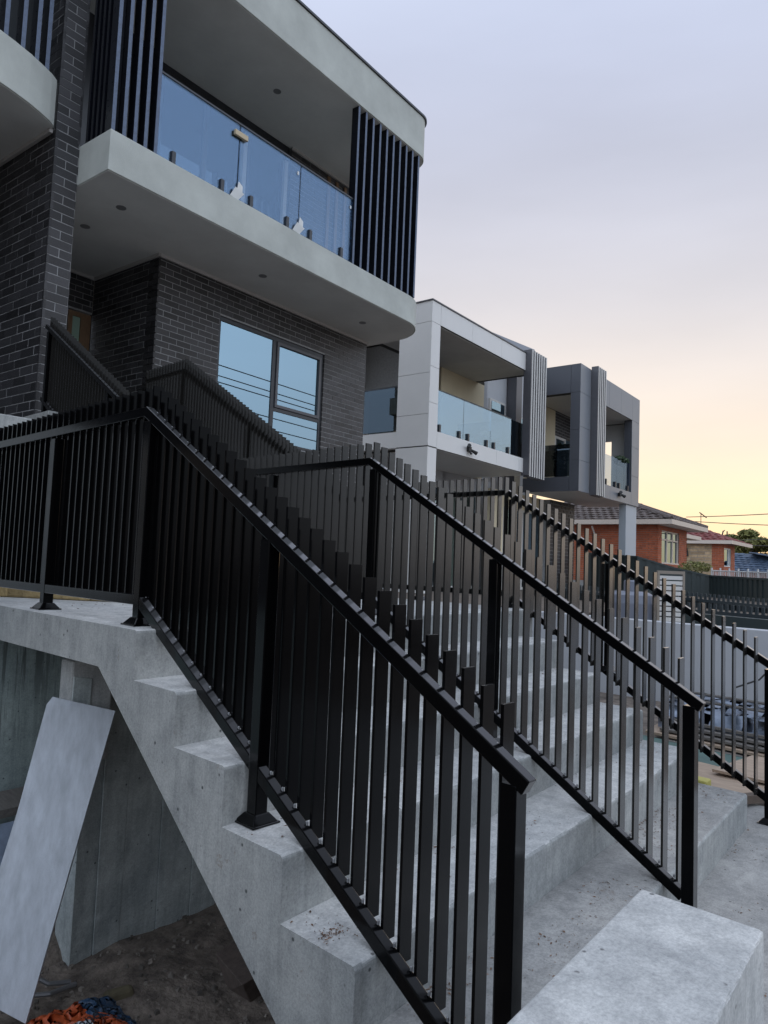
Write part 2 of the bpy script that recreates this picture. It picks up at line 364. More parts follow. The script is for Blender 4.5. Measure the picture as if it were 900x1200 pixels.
def brick_face(T, axis, const, a0, a1, z0, z1, out, budget, material='brick', L=.25, Hh=.088, j=.010, holes=(), depth=.03, name='brick', seen=None):
    """bricks laid on a plane of the thing's frame: axis 'u' runs along x at y=const, 'v' along y at x=const; out = sign of the outward side.
    The budget largest-in-view bricks become parts, the rest one joined part."""
    rc = brick_rects(a0, a1, z0, z1, L, Hh, j, list(holes)); items = []
    for (p, q, g, h) in rc:
        c = (p+q)/2; zc = (g+h)/2
        P = (c, const) if axis == 'u' else (const, c)
        W = H2W(P[0], P[1], zc) if T.house else Vector((P[0], P[1], zc))
        d = W.dot(fwd)
        x = W.dot(rt)/d*844; y = W.dot(up)/d*844
        vis = d > 0 and abs(x) < 460 and abs(y) < 610 and (seen is None or seen(x+450, 600-y))
        items.append((0 if vis else 1, W.length, p, q, g, h))
    items.sort()
    mb = MB(); k = 0
    for (nv, dist, p, q, g, h) in items:
        jit = random.uniform(-.002, .0035)
        o0, o1 = const - out*(depth-.006), const + out*(.004+jit)
        if nv == 0 and k < budget:
            k += 1; cc = (o0+o1)/2; dd = abs(o1-o0)
            if axis == 'u': T.inst(name, unit(material), ((p+q)/2, cc, (g+h)/2), (q-p, dd, h-g))
            else: T.inst(name, unit(material), (cc, (p+q)/2, (g+h)/2), (dd, q-p, h-g))
        else:
            if axis == 'u': mb.box(p, q, o0, o1, g, h)
            else: mb.box(o0, o1, p, q, g, h)
    if mb.v: T.part(name, mb, material, stuff=True)
    return k

# ================================================================== SETTING
S0, ZL, RI, TR, Y0, XR, SK = 1.45, -.295, .1948, .3173, 2.657, 4.72, .088
GZ = -1.464     # lower paving
PIT = -2.2
def terrain():
    xs = [-400, -60, -20, -8, -4] + [-3+.125*i for i in range(0, 57)] + [4.3, 5, 6, 7, 8.3, 8.9, 12, 20, 30, 60, 120, 400]
    ys = [-400, -60, -20, -8, -2, 0, 1, 1.6, 2.2] + [2.4+.125*i for i in range(0, 27)] + [6, 8, 12, 20, 40, 80, 160, 500]
    mb = MB(); nx, ny = len(xs), len(ys)
    for y in ys:
        for x in xs:
            pit = x < 4.4 and 2.0 < y < 5.9 and x > -3.1
            z = PIT + .045*noise.noise(Vector((x*2.1, y*2.1, 0))) + .02*noise.noise(Vector((x*7, y*7, 3))) if pit else GZ - .012
            mb.v.append((x, y, z))
    for j in range(ny-1):
        for i in range(nx-1): n = j*nx+i; mb.f.append((n, n+1, n+nx+1, n+nx))
    o = single('ground', mb, 'dirt', kind='structure')
    return o
terrain()
single('paving', MB().prismx([(-6, GZ-.2), (1.35, GZ-.2), (1.35, GZ), (-6, GZ)], -2, 5.25, SK), 'paving', kind='structure', b=.004)
single('building_terrace', MB().box(12.6, 60, -6, 40, GZ-.4, -.60).box(8.78, 12.6, 5.2, 40, GZ-.4, -.60).box(8.78, 12.6, -6, 5.2, GZ-.4, -.95).box(4.75, 8.78, 5.7, 9.6, GZ-.4, -.60), 'ground', kind='structure')

# stone-dust, pebbles in the pit
def pebbles():
    mb = MB()
    for i in range(2600):
        x = random.uniform(-.6, 4.2); y = random.uniform(2.6, 5.3)
        r = random.choice([.004, .006, .009, .013, .02]) * random.uniform(.7, 1.4)
        z = PIT + .045*noise.noise(Vector((x*2.1, y*2.1, 0))) + .02*noise.noise(Vector((x*7, y*7, 3)))
        p = []
        for zz, k in ((z-r*.4, .8), (z+r*.6, .55)):
            a = random.uniform(0, 2)
            for q in range(4): t = a+q*math.pi/2+random.uniform(-.3, .3); kk = k*random.uniform(.8, 1.3); p.append((x+r*kk*math.cos(t), y+r*kk*math.sin(t), zz+random.uniform(-.2, .2)*r))
        mb.hexa(p)
    single('gravel', mb, mat('pit_pebbles', (.20, .175, .15), .9, 0, .3, 10, rnd=.6), 'loose small pebbles and crumbs on the dirt under the stairs', 'gravel', kind='stuff')
pebbles()

# ------------------------------------------------------------------ staircase
st = Thing('concrete_staircase', 'wide cast concrete stairs with raw landing slab rising to the left', 'staircase', (S0, 1.1, GZ))
def soff(y): return -.473 - .703*(2.956-y)
for k in range(5):
    # k=0 -> first step below the landing
    yn = Y0-(k+1)*TR; yb = Y0-k*TR; zt = ZL-(k+1)*RI
    zb0, zb1 = max(soff(yn), GZ-.55), max(soff(yb), GZ-.5)
    if k == 4: zb0 = zb1 = GZ-.6
    c = .014
    nose = [(yn+c-c*math.sin(t), zt-c+c*math.cos(t)) for t in (0, .4, .8, 1.2, math.pi/2)]
    poly = [(yn, zb0), (yb, zb1), (yb, zt)]+nose
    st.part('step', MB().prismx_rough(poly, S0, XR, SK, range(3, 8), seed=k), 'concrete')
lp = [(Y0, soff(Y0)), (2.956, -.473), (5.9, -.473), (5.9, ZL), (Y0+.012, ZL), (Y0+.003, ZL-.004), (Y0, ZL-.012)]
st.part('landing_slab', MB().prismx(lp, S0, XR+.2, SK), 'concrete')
lip = []
for i in range(90):
    y = 2.98-(2.98-1.62)*i/89; lip.append((S0+.004, y, soff(y)+.004+.004*noise.noise(Vector((y*40, 0, 1)))))
st.part('form_lip', MB().tube(lip, [.003+.004*abs(noise.noise(Vector((p[1]*25, 3, 1)))) for p in lip], 5), 'concrete_top')
def paint_toplight(o):      # upward faces take the paler copy: overhead light painted into the colour
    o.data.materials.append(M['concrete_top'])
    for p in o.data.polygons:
        if p.normal.z > .8: p.material_index = 1   # the lowest tread takes the darker slab tone
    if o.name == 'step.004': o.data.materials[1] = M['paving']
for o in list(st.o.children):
    if o.name.split('.')[0] in ('step', 'landing_slab'): paint_toplight(o)
# second flight
Y2 = 5.05
mb = MB()
for k in range(9):
    yn = Y2+k*TR; z = ZL+(k+1)*RI
    o = st.part('step', MB().prismx([(yn, ZL-.02), (yn+TR-.0004, ZL-.02), (yn+TR-.0004, z), (yn, z)], 3.0, 4.98, 0), 'concrete', b=.006)
st.part('entry_slab', MB().box(3.0, 5.0, Y2+9*TR, 9.35, -.5, 1.46), 'concrete')
# cast support walls under the landing
wl = Thing('support_wall', 'board-marked concrete wall under the stairs with vertical form lines', 'wall', (1.86, 3.9, PIT))
bx = 1.865; i = 0
while bx < 5.6:
    wd = random.choice([.16, .2, .24, .3, .13]); off = random.choice([0, .004, .008, .003])
    y0 = 3.9+SK*(bx-1.86)
    wl.part('board_strip', MB().hexa([(bx, y0-off, PIT-.3), (bx+wd-.004, y0-off+SK*wd, PIT-.3), (bx+wd-.004, y0+.2, PIT-.3), (bx, y0+.2, PIT-.3),
                                   (bx, y0-off, -.475), (bx+wd-.004, y0-off+SK*wd, -.475), (bx+wd-.004, y0+.2, -.475), (bx, y0+.2, -.475)]), 'boardwall', b=.002)
    bx += wd
dw = single('support_wall', MB().hexa([(-1.5, 4.98, PIT-.3), (4.6, 5.5, PIT-.3), (4.6, 5.75, PIT-.3), (-1.5, 5.3, PIT-.3), (-1.5, 4.98, -.475), (4.6, 5.5, -.475), (4.6, 5.75, -.475), (-1.5, 5.3, -.475)]),
            'dripwall', 'green-grey back wall below the landing, streaked with dark drips', 'wall')
pier = MB().box(1.70, 1.99, 3.72, 3.86, -1.15, -.474)
pr_ = Thing('concrete_pier', 'pale chipped concrete stub wedged under the landing edge', 'pier', (1.84, 3.78, -1.15))
pr_.part('post', MB().box(1.70, 1.93, 3.75, 3.89, -1.1, -.565), 'concrete_top', b=.012)
pr_.part('packer', MB().box(1.72, 1.775, 3.76, 3.88, -.564, -.477), 'concrete_top', b=.006)
pr_.part('mortar_patch', MB().hexa([(1.705, 3.742, -.9), (1.81, 3.742, -.9), (1.81, 3.752, -.9), (1.705, 3.752, -.9), (1.71, 3.742, -.64), (1.81, 3.742, -.66), (1.81, 3.752, -.66), (1.71, 3.752, -.64)]), 'boardwall', b=.004)
# ledge under the drip wall
single('formwork_plank', MB().hexa([(.9, 4.62, -1.62), (2.75, 4.78, -1.62), (2.75, 5.05, -1.60), (.9, 4.95, -1.60), (.9, 4.62, -1.57), (2.75, 4.78, -1.57), (2.75, 5.05, -1.55), (.9, 4.95, -1.55)]), 'oldtimber',
       'dark plank lying along the foot of the streaked back wall', 'plank', base=(1.8, 4.8, -1.6))
single('plastic_sheet', MB().hexa([(.7, 4.1, -1.95), (2.5, 4.2, -1.95), (2.7, 4.7, -1.66), (.8, 4.6, -1.66), (.7, 4.1, -1.90), (2.5, 4.2, -1.90), (2.7, 4.7, -1.63), (.8, 4.6, -1.63)]), 'plastic',
       'blue-grey plastic sheet sloping behind the leaning panel', 'plastic sheet', base=(1.7, 4.4, -1.9), b=.01)
single('rubble_bank', MB().hexa([(.5, 3.9, PIT-.1), (2.0, 3.9, PIT-.1), (2.5, 4.6, PIT-.1), (.6, 4.6, PIT-.1), (.9, 4.1, -2.0), (1.7, 4.15, -2.0), (2.2, 4.5, -1.96), (.8, 4.4, -1.96)]), 'dirt',
       'low heap of dark soil behind the leaning panel', 'soil heap', base=(1.5, 4.2, PIT))

# leaning panel (top corners and bottom corner measured)
def panel():
    TL, TRc, BR, BL = Vector((1.577, 3.720, -0.734)), Vector((1.823, 3.500, -0.790)), Vector((1.444, 3.400, -2.102)), Vector((1.243, 3.620, -1.969))
    n = (TRc-BR).cross(BL-BR).normalized(); 
    if n.y > 0: n = -n
    t = n*-.022
    a = TL+Vector((.02, 0, .005)); b = TL+Vector((-.008, 0, -.03))
    mL = TL.lerp(BL, .42)+Vector((.012, 0, 0))
    poly = [a, TRc, BR, BL, mL, b]
    mb = MB(); k = len(poly)
    mb.v = [tuple(p) for p in poly]+[tuple(p+t) for p in poly]
    mb.f = [tuple(range(k)), tuple(2*k-1-i for i in range(k))]+[(i, (i+1) % k, k+(i+1) % k, k+i) for i in range(k)]
    single('leaning_sheet', mb, 'panel', 'long pale blue-grey sheet leaning against the concrete stub', 'sheet', base=(1.37, 3.52, PIT), b=.002)
panel()
single('wood_offcut', MB().hexa([(2.36, 3.16, PIT-.02), (2.38, 2.98, PIT-.02), (2.66, 3.00, PIT-.02), (2.64, 3.25, PIT-.02), (2.34, 3.26, PIT+.14), (2.27, 2.93, PIT+.14), (2.60, 2.97, PIT+.14), (2.58, 3.32, PIT+.14)]), mat('brown_offcut', (.13, .10, .085), .85, 0, .35, 14, .4, 40),
       'brown timber offcut lying on the dirt beside the stair soffit', 'wood block', base=(2.3, 2.95, PIT), b=.006)
single('rubble_stone', MB().hexa([(1.83, 3.44, PIT-.02), (1.98, 3.40, PIT-.02), (2.0, 3.47, PIT-.02), (1.85, 3.52, PIT-.02), (1.84, 3.45, PIT+.045), (1.97, 3.41, PIT+.055), (1.985, 3.46, PIT+.05), (1.86, 3.51, PIT+.04)]), mat('ochre_stone', (.12, .10, .06), .9, 0, .3, 20),
       'oblong yellowish stone on the dirt above the orange bag', 'stone', base=(1.9, 3.45, PIT), b=.02)
single('rubble_stone', MB().hexa([(1.52, 3.40, PIT-.02), (1.66, 3.36, PIT-.02), (1.72, 3.46, PIT-.02), (1.56, 3.5, PIT-.02), (1.54, 3.41, PIT+.03), (1.65, 3.37, PIT+.035), (1.70, 3.45, PIT+.03), (1.58, 3.49, PIT+.03)]), 'oldtimber',
       'flat grey stone chip beside the foot of the leaning sheet', 'stone', base=(1.6, 3.43, PIT), b=.01)
single('bent_pipe', MB().tube([(1.78, 3.7, PIT+.03), (1.68, 3.72, PIT+.05), (1.58, 3.78, PIT+.12)], .012).tube([(1.80, 3.68, PIT+.02), (1.66, 3.66, PIT+.035), (1.55, 3.7, PIT+.05)], .012), 'galv',
       'two thin grey conduits lying behind the leaning sheet', 'pipe', base=(1.7, 3.7, PIT))

def bag():
    # crumpled cement bag: orange with blue corner
    th = Thing('torn_bag', 'crumpled orange and blue plastic bag on the dirt, frame bottom', 'bag', (1.72, 3.0, PIT))
    nx, ny = 34, 22
    def P(i, j):
        a, b = i/nx, j/ny
        X = 1.25+.60*a; Y = 3.05+.34*b + .05*math.sin(a*3.1)
        edge = min(a, 1-a, b, 1-b)*6
        z = PIT+.035+.09*min(1, edge)*(.7+.5*noise.noise(Vector((a*5, b*4, 1))))+.028*abs(noise.noise(Vector((a*13, b*9, 5))))
        X += .03*noise.noise(Vector((b*6, a*2, 9))); Y += .04*noise.noise(Vector((a*6, b*2, 4)))
        return (X, Y, z)
    groups = {'orange': MB(), 'blue': MB(), 'white': MB()}
    for i in range(nx):
        for j in range(ny):
            a, b = (i+.5)/nx, (j+.5)/ny
            k = 'orange'
            if a > .70 and b > .3 or a+b*.35 > .99: k = 'blue'
            if .50 < a < .66 and .12 < b < .36: k = 'white'
            if .8 < a < .9 and .42 < b < .52: k = 'orange'
            groups[k].quad(P(i, j), P(i+1, j), P(i+1, j+1), P(i, j+1))
    cols = {'orange': (.42, .075, .02), 'blue': (.022, .055, .11), 'white': (.40, .43, .45)}
    for k, nm in (('orange', 'bag_body'), ('blue', 'bag_corner'), ('white', 'print_panel')):
        o = th.part(nm, groups[k], mat('bag_'+k, cols[k], .45, 0, .35, 40, .3, 60), smooth=True)
        b = bmesh.new(); b.from_mesh(o.data); bmesh.ops.remove_doubles(b, verts=b.verts, dist=.0005); b.to_mesh(o.data); b.free()
    cu = bpy.data.curves.new('print', 'FONT'); cu.body = 'and'; cu.size = .075; cu.extrude = .0006
    o = bpy.data.objects.new('print', cu); C.objects.link(o); dg = bpy.context.evaluated_depsgraph_get(); me = bpy.data.meshes.new_from_object(o.evaluated_get(dg)); bpy.data.objects.remove(o)
    me.materials.append(M['frame'])
    t = bpy.data.objects.new('printed_word', me); C.objects.link(t); t.parent = th.o
    t.location = (1.565-1.72, 3.105-3.0, .155); t.rotation_euler = (R(28), 0, R(18))
bag()

# foreground wall with coping, right bottom
fw = Thing('low_wall', 'thick low concrete wall with flat pale top in the foreground', 'wall', (1.5, .62, GZ))
cc = .007; yb_, yf_ = .755, .465
pf = [(yf_, GZ-.3), (yb_, GZ-.3)]+[(yb_-cc+cc*math.sin(t), -.80-cc+cc*math.cos(t)) for t in (math.pi/2, 1.2, .8, .4, 0)]+[(yf_+cc-cc*math.sin(t), -.80-cc+cc*math.cos(t)) for t in (0, .4, .8, 1.2, math.pi/2)]
mbf = MB().prismx_rough(pf, -1.5, 1.87, SK, range(7, 12), .003, .02, 77)
fw.part('wall_body', mbf, 'concrete_top')

# dry leaf litter and crumbs on the treads
def litter():
    mb = MB(); rn = random.Random(5)
    def flake(x, y, z, r_):
        a = rn.uniform(0, 6.28); c_, s_ = math.cos(a)*r_, math.sin(a)*r_; w_ = rn.uniform(.12, .5)
        mb.quad((x-c_, y-s_, z+.001), (x+s_*w_, y-c_*w_, z+.001+rn.uniform(0, .004)), (x+c_, y+s_, z+.0015), (x-s_*w_, y+c_*w_, z+.001+rn.uniform(0, .003)))
    for k in range(7):
        z = ZL-k*RI if k < 6 else GZ
        ylo = Y0-k*TR if k < 6 else -.6; yhi = (Y0-(k-1)*TR if k < 6 else Y0-5*TR) if k > 0 else Y0+1.5
        for _ in range(600 if k < 5 else 1800):
            x = rn.uniform(S0+.03, XR-.03); t = rn.random()**2.2; y = yhi-.012-(yhi-ylo-.05)*t+SK*(x-1.45)
            if noise.noise(Vector((x*3, y*3, k))) < -.05: continue
            flake(x, y, z+.0005, rn.choice([.0015, .002, .003, .004, .006, .009]))
    for _ in range(90): # brown patch on the fourth tread
        x = 1.52+rn.gauss(0, .03); y = 1.555+rn.gauss(0, .018)
        flake(x, y, ZL-4*RI+.0008, rn.choice([.003, .005, .007]))
    single('leaf_litter', mb, mat('brown_litter', (.16, .09, .055), .9, rnd=.5), 'dry brown leaf litter and crumbs scattered over the concrete steps', 'litter', kind='stuff')
litter()

# ------------------------------------------------------------------ railings
BAL = mesh_of(MB().box(0, .050, -.005, .005, -.845, .10), 'baluster', 'black')
BAL2 = mesh_of(MB().box(0, .050, -.005, .005, -.845, .10), 'baluster', 'sheenblack')
def rail_sweep(x0, x1, pts, h):
    """rectangular bar in the plane of the rail; pts = (y, ztop)"""
    mb = MB(); n = len(pts); off = []
    for i, (y, z) in enumerate(pts):
        def nrm(a, b):
            dy, dz = b[0]-a[0], b[1]-a[1]; l = math.hypot(dy, dz); return (dz/l, -dy/l)
        ns = []
        if i > 0: ns.append(nrm(pts[i-1], pts[i]))
        if i < n-1: ns.append(nrm(pts[i], pts[i+1]))
        a = sum(q[0] for q in ns)/len(ns); b = sum(q[1] for q in ns)/len(ns); l = math.hypot(a, b)
        a, b = a/l, b/l; c = a*ns[0][0]+b*ns[0][1]
        if b > 0: a, b = -a, -b
        off.append((y+a*h/c, z+b*h/c))
    k = len(mb.v)
    for (y, z), (oy, oz) in zip(pts, off): mb.v += [(x0, y, z), (x1, y, z), (x1, oy, oz), (x0, oy, oz)]
    for i in range(n-1):
        a = 4*i
        for q in range(4): mb.f.append((a+q, a+(q+1) % 4, a+4+(q+1) % 4, a+4+q))
    mb.f.append((0, 1, 2, 3)); mb.f.append((4*n-1, 4*n-2, 4*n-3, 4*n-4))
    return mb
def zat(path, y):
    for (a, za), (b, zb) in zip(path, path[1:]):
        lo, hi = min(a, b), max(a, b)
        if lo-1e-6 <= y <= hi+1e-6: return za+(zb-za)*(y-a)/(b-a)
    return path[-1][1]
def railing(label, x, path, posts, side, bal=None, endpost=True, DB=.81, ystart=None, stub=None):
    """path (y, z of handrail top) from the low end; side +1: balusters on the far (+x) side of the rail, -1 near side"""
    T = Thing('stair_railing', label, 'railing', (x, path[0][0], path[0][1]-1), group='black steel railings of the concrete stairs')
    rx0, rx1 = (x, x+.036)
    T.part('handrail', rail_sweep(rx0, rx1, path, .043), 'black', b=.003)
    low = [(y-(.03 if 0 < i < len(path)-1 else 0), z-DB) for i, (y, z) in enumerate(path)]
    low[0] = (path[0][0]+.07, path[0][1]-DB-.0+(.07)*(path[1][1]-path[0][1])/(path[1][0]-path[0][0]))
    T.part('bottom_rail', rail_sweep(rx0, rx1, low, .043), 'black', b=.003)
    for (y, zf, plate) in posts:
        zt = zat(path, y)-.042
        T.part('post', MB().box(x-.0015, x+.0485, y-.025, y+.025, zf, zt-.012), 'black', b=.003)
        if plate:
            c = x+.0235
            T.part('base_plate', MB().box(c-.058, c+.058, y-.058, y+.058, zf, zf+.007).hexa([(c-.052, y-.052, zf+.007), (c+.052, y-.052, zf+.007), (c+.052, y+.052, zf+.007), (c-.052, y+.052, zf+.007),
                   (c-.030, y-.030, zf+.034), (c+.030, y-.030, zf+.034), (c+.030, y+.030, zf+.034), (c-.030, y+.030, zf+.034)]), 'black', b=.003)
    bx = rx1 if side > 0 else rx0-.050
    SCR = mesh_of(MB().tube([(0, 0, -.004), (0, 0, .006), (0, 0, .0085)], [.0042, .0042, .002], 8), 'fixing_screw', 'galv')
    y = ystart or path[0][0]+.095; ye = path[-1][0]
    while y < ye:
        seg = None
        for (a, za), (b, zb) in zip(path, path[1:]):
            if a <= y < b: seg = abs(zb-za) > .05; break
        T.inst('baluster', bal or BAL, (bx, y, zat(path, y)))
        if seg and side > 0 and y < 3.1:
            T.inst('fixing_screw', SCR, (rx1-.006, y+.009, zat(path, y)-.003)); yy = y
            if path[0][0]+.1 < yy < path[1][0]-.05: T.inst('fixing_screw', SCR, (rx1-.006, yy+.009, zat(path, yy+.03)-DB-.002))
        # small weld bracket where the flat bar meets the rail top
        y += .0635 if seg else .0700
    return T
ZT = .6427
def foot(y): 
    k = math.ceil((Y0-y)/TR - 1e-6); k = max(0, k); return max(ZL-k*RI, GZ)
SL = .5916
railing('nearest black railing, running level at frame left then down to the thick end post', 1.54, [(.925, ZT-SL*(2.86-.925)), (2.86, ZT), (5.6, ZT)],
        [(.985, GZ, 0), (1.985, foot(1.985), 1), (2.84, ZL, 1), (3.80, ZL, 1), (4.75, ZL, 1)], 1, ystart=1.03)
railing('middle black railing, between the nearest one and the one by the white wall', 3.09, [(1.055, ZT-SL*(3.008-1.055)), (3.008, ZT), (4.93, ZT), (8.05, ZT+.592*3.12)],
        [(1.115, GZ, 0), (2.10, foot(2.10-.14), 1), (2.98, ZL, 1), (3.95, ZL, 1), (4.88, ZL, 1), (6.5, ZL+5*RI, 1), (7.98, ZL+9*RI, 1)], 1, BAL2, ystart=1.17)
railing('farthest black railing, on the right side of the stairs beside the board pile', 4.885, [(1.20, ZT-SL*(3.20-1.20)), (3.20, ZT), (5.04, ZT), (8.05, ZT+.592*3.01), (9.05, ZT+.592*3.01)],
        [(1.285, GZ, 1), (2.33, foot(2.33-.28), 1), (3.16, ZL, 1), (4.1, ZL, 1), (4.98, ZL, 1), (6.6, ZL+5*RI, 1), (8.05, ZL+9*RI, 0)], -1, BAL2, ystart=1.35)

# stone blocks on the landing
tb = [(1.72, 5.0), (1.88, 4.78), (2.04, 4.56), (2.20, 4.34), (2.40, 4.10)]
G = 'rough yellow stone blocks on the landing'
for i, (x, y) in enumerate(tb):
    lab = ['yellow sandstone block farthest left in the row on the landing', 'second yellow sandstone block from the left on the landing', 'middle yellow sandstone block of the row on the landing', 'fourth yellow sandstone block from the left on the landing', 'yellow sandstone block nearest the stair edge on the landing'][i]
    s_ = MB().hexa([(-.16, -.08, 0), (.16, -.09, 0), (.15, .08, 0), (-.15, .09, 0), (-.15, -.075, .14), (.15, -.08, .15), (.145, .075, .15), (-.14, .08, .13)])
    me = mesh_of(s_, 'stone_block', 'palestone'); o = bpy.data.objects.new('stone_block', me); C.objects.link(o); o.location = (x, y, ZL+.001); o.rotation_euler = (0, 0, R(-54+random.uniform(-4, 4)))
    o['label'] = lab; o['category'] = 'stone block'; o['group'] = G; bev(o, .012)
single('planter_wall', MB().box(-.6, 2.98, 6.9, 7.1, -.5, 1.22), 'concrete', 'concrete garden wall behind the landing, its pale top at the left edge', 'wall', base=(1, 7, -.5), b=.01)
single('entry_fill', MB().box(-2, 2.98, 7.1, 8.6, -.5, 1.18), 'ground', kind='structure')

# ================================================================== BUILDING 1 (centre) + left unit
SOF, STOP, RSOF, RTOP, VF = 4.237, 4.715, 7.32, 8.06, 7.2
def outline(u0, v0, vb, uc=9.9, vc=8.02, r=.8, n=14):
    pts = [(u0, v0)]
    for i in range(n+1):
        t = -math.pi/2 + (math.pi/2)*i/n; pts.append((uc+r*math.cos(t), vc+r*math.sin(t)))
    pts[1:1] = []
    pts.append((uc+r, vb)); pts.append((u0, vb)); return pts
B1 = Thing('townhouse', 'three-level grey townhouse with sage balcony slab and rounded right corner', 'house', (4.15, 8.6, 1.45), house=True)
o = B1.part('balcony_slab', MB().prism(outline(4.155, 7.2, 12.2), SOF+.006, STOP), 'render'); bev(o, .008, 2, 50)
B1.part('balcony_soffit', MB().prism([(u+(.012 if u < 5 else -.02), v+(.02 if v < 8 else 0)) for u, v in outline(4.155, 7.2, 12.1)], SOF, SOF+.0055), 'soffit')
o = B1.part('roof_slab', MB().prism(outline(4.155, 7.2, 12.5, 10.07, 7.55, .35), RSOF+.006, RTOP), 'render'); bev(o, .008, 2, 50)
B1.part('roof_soffit', MB().prism([(u+(.012 if u < 5 else -.02), v+(.02 if v < 8 else 0)) for u, v in outline(4.155, 7.2, 12.4, 10.07, 7.55, .35)], RSOF, RSOF+.0055), 'soffit')
B1.part('roof_capping', MB().prism([(u+(.025 if u > 9 else 0), v-(.025 if v < 9 else 0)) for u, v in outline(4.16, 7.2, 12.5, 10.07, 7.55, .35)], RTOP, RTOP+.035), 'frame')
# walls ground floor
VG = 8.59
B1.part('wall', MB().box(5.85, 6.94, VG+.0068, VG+.25, .2, SOF).box(9.32, 10.47, VG+.0068, VG+.25, .2, SOF).box(6.94, 9.32, VG+.0068, VG+.25, 3.70, SOF).box(6.94, 9.32, VG+.0068, VG+.25, .2, 1.9)
        .box(5.827, 6.0, VG+.25, 10.26, .2, SOF), 'mortar')
B1.part('rear_wall', MB().box(4.1, 5.44, 10.257, 10.45, .2, SOF).box(5.44, 5.82, 10.257, 10.45, 3.66, SOF).box(6, 10.3, 12.0, 12.2, .2, SOF).box(10.3, 10.475, VG+.25, 12.2, .2, RSOF), 'mortar')
n1 = brick_face(B1, 'u', VG+.008, 5.82, 10.49, 1.35, SOF-.002, -1, 150, holes=[(6.94, 9.32, 1.9, 3.70)], seen=lambda x, y: y < 530)
n2 = brick_face(B1, 'v', 5.828, VG+.01, 10.25, 1.35, SOF-.002, -1, 60, seen=lambda x, y: x > 100 and y < 470)
brick_face(B1, 'v', 10.474, VG+.01, 12.1, 1.35, SOF-.002, 1, 0)
brick_face(B1, 'u', 10.258, 4.16, 5.82, 1.4, SOF-.002, -1, 20, holes=[(5.40, 5.82, 1.3, 3.66)])
# cornice trims under the soffit
B1.part('cornice', MB().box(5.80, 10.50, VG-.03, VG, SOF-.045, SOF-.001).box(5.79, 5.82, VG-.03, 10.25, SOF-.045, SOF-.001).box(4.16, 5.79, 10.21, 10.24, SOF-.045, SOF-.001), 'trim')
# window
fr = B1.part('window', MB().box(6.945, 9.315, VG+.03, VG+.10, 3.63, 3.695).box(6.945, 9.315, VG+.03, VG+.10, 1.905, 1.96).box(6.945, 6.99, VG+.03, VG+.10, 1.96, 3.63).box(9.26, 9.315, VG+.03, VG+.10, 1.96, 3.63).box(8.09, 8.17, VG+.03, VG+.10, 1.96, 3.63).box(8.17, 9.26, VG+.03, VG+.10, 2.46, 2.52), 'frame', b=.003)
B1.part('sash', MB().box(8.175, 8.225, VG+.01, VG+.05, 2.525, 3.625).box(9.205, 9.255, VG+.01, VG+.05, 2.525, 3.625).box(8.225, 9.205, VG+.01, VG+.05, 3.575, 3.625).box(8.225, 9.205, VG+.01, VG+.05, 2.525, 2.575), 'slatgrey', fr, b=.002)
for (a, b, c, d) in ((6.99, 8.09, 1.96, 3.63), (8.225, 9.205, 2.575, 3.575), (8.17, 9.26, 1.96, 2.46)):
    B1.part('pane', MB().box(a, b, VG+.045, VG+.052, c, d), 'glass', fr)
B1.part('room', MB().box(6.2, 10.2, 11.8, 11.9, .4, SOF).box(6.2, 10.2, VG+.26, 11.8, 1.3, 1.35), 'interior')
# door
dr = B1.part('door', MB().box(5.44, 5.51, 10.24, 10.30, 1.47, 3.63).box(5.64, 5.80, 10.24, 10.30, 1.47, 3.63).box(5.51, 5.64, 10.24, 10.30, 3.56, 3.63).box(5.51, 5.64, 10.25, 10.29, 1.47, 1.7), 'timberdoor')
B1.part('pane', MB().box(5.51, 5.64, 10.262, 10.27, 1.7, 3.56), mat('pale_green_glass', (.30, .42, .34), .25), dr)  # opaque pale green pane
# upper floor wall
VU = 8.95
for u_ in (9.55, 9.78, 10.02): B1.part('glint_strip', MB().box(u_, u_+.07, VU-.03, VU, STOP, 7.22), M['timberdoor'])  # added brown strips painting a golden sun reflection on the brick
B1.part('upper_wall', MB().box(8.62, 10.47, VU+.007, VU+.2, STOP, RSOF).box(4.16, 8.62, VU+.4, VU+.6, STOP, RSOF), 'mortar')
brick_face(B1, 'u', VU+.008, 8.60, 10.49, STOP+.01, RSOF-.002, -1, 50, seen=lambda x, y: True)
wf = B1.part('sliding_door', MB().box(5.90, 8.60, VU+.05, VU+.13, 7.15, RSOF-.005).box(5.90, 5.98, VU+.05, VU+.13, STOP, 7.15).box(8.52, 8.60, VU+.05, VU+.13, STOP, 7.15).box(6.75, 6.83, VU+.05, VU+.13, STOP, 7.15).box(7.65, 7.72, VU+.05, VU+.13, STOP, 7.15).box(4.16, 5.90, VU+.05, VU+.13, STOP, RSOF), 'frame')
for a, b in ((5.98, 6.75), (6.83, 7.65), (7.72, 8.52)): B1.part('pane', MB().box(a, b, VU+.08, VU+.09, STOP, 7.15), 'tintglass', wf)
B1.part('door_jamb', MB().box(7.50, 7.58, VU-.02, VU+.04, STOP, 7.0), 'slatedge', wf); B1.part('door_jamb', MB().box(8.44, 8.52, VU-.02, VU+.04, STOP, 7.0), 'slatedge', wf)
B1.part('curtain', MB().box(8.45, 8.5, VU+.2, VU+.25, STOP, 7.0).box(5.9, 8.5, VU+.36, VU+.39, STOP, 7.2), 'curtain')
B1.part('cornice', MB().box(8.60, 10.5, VU-.03, VU, RSOF-.045, RSOF-.001), 'trim')
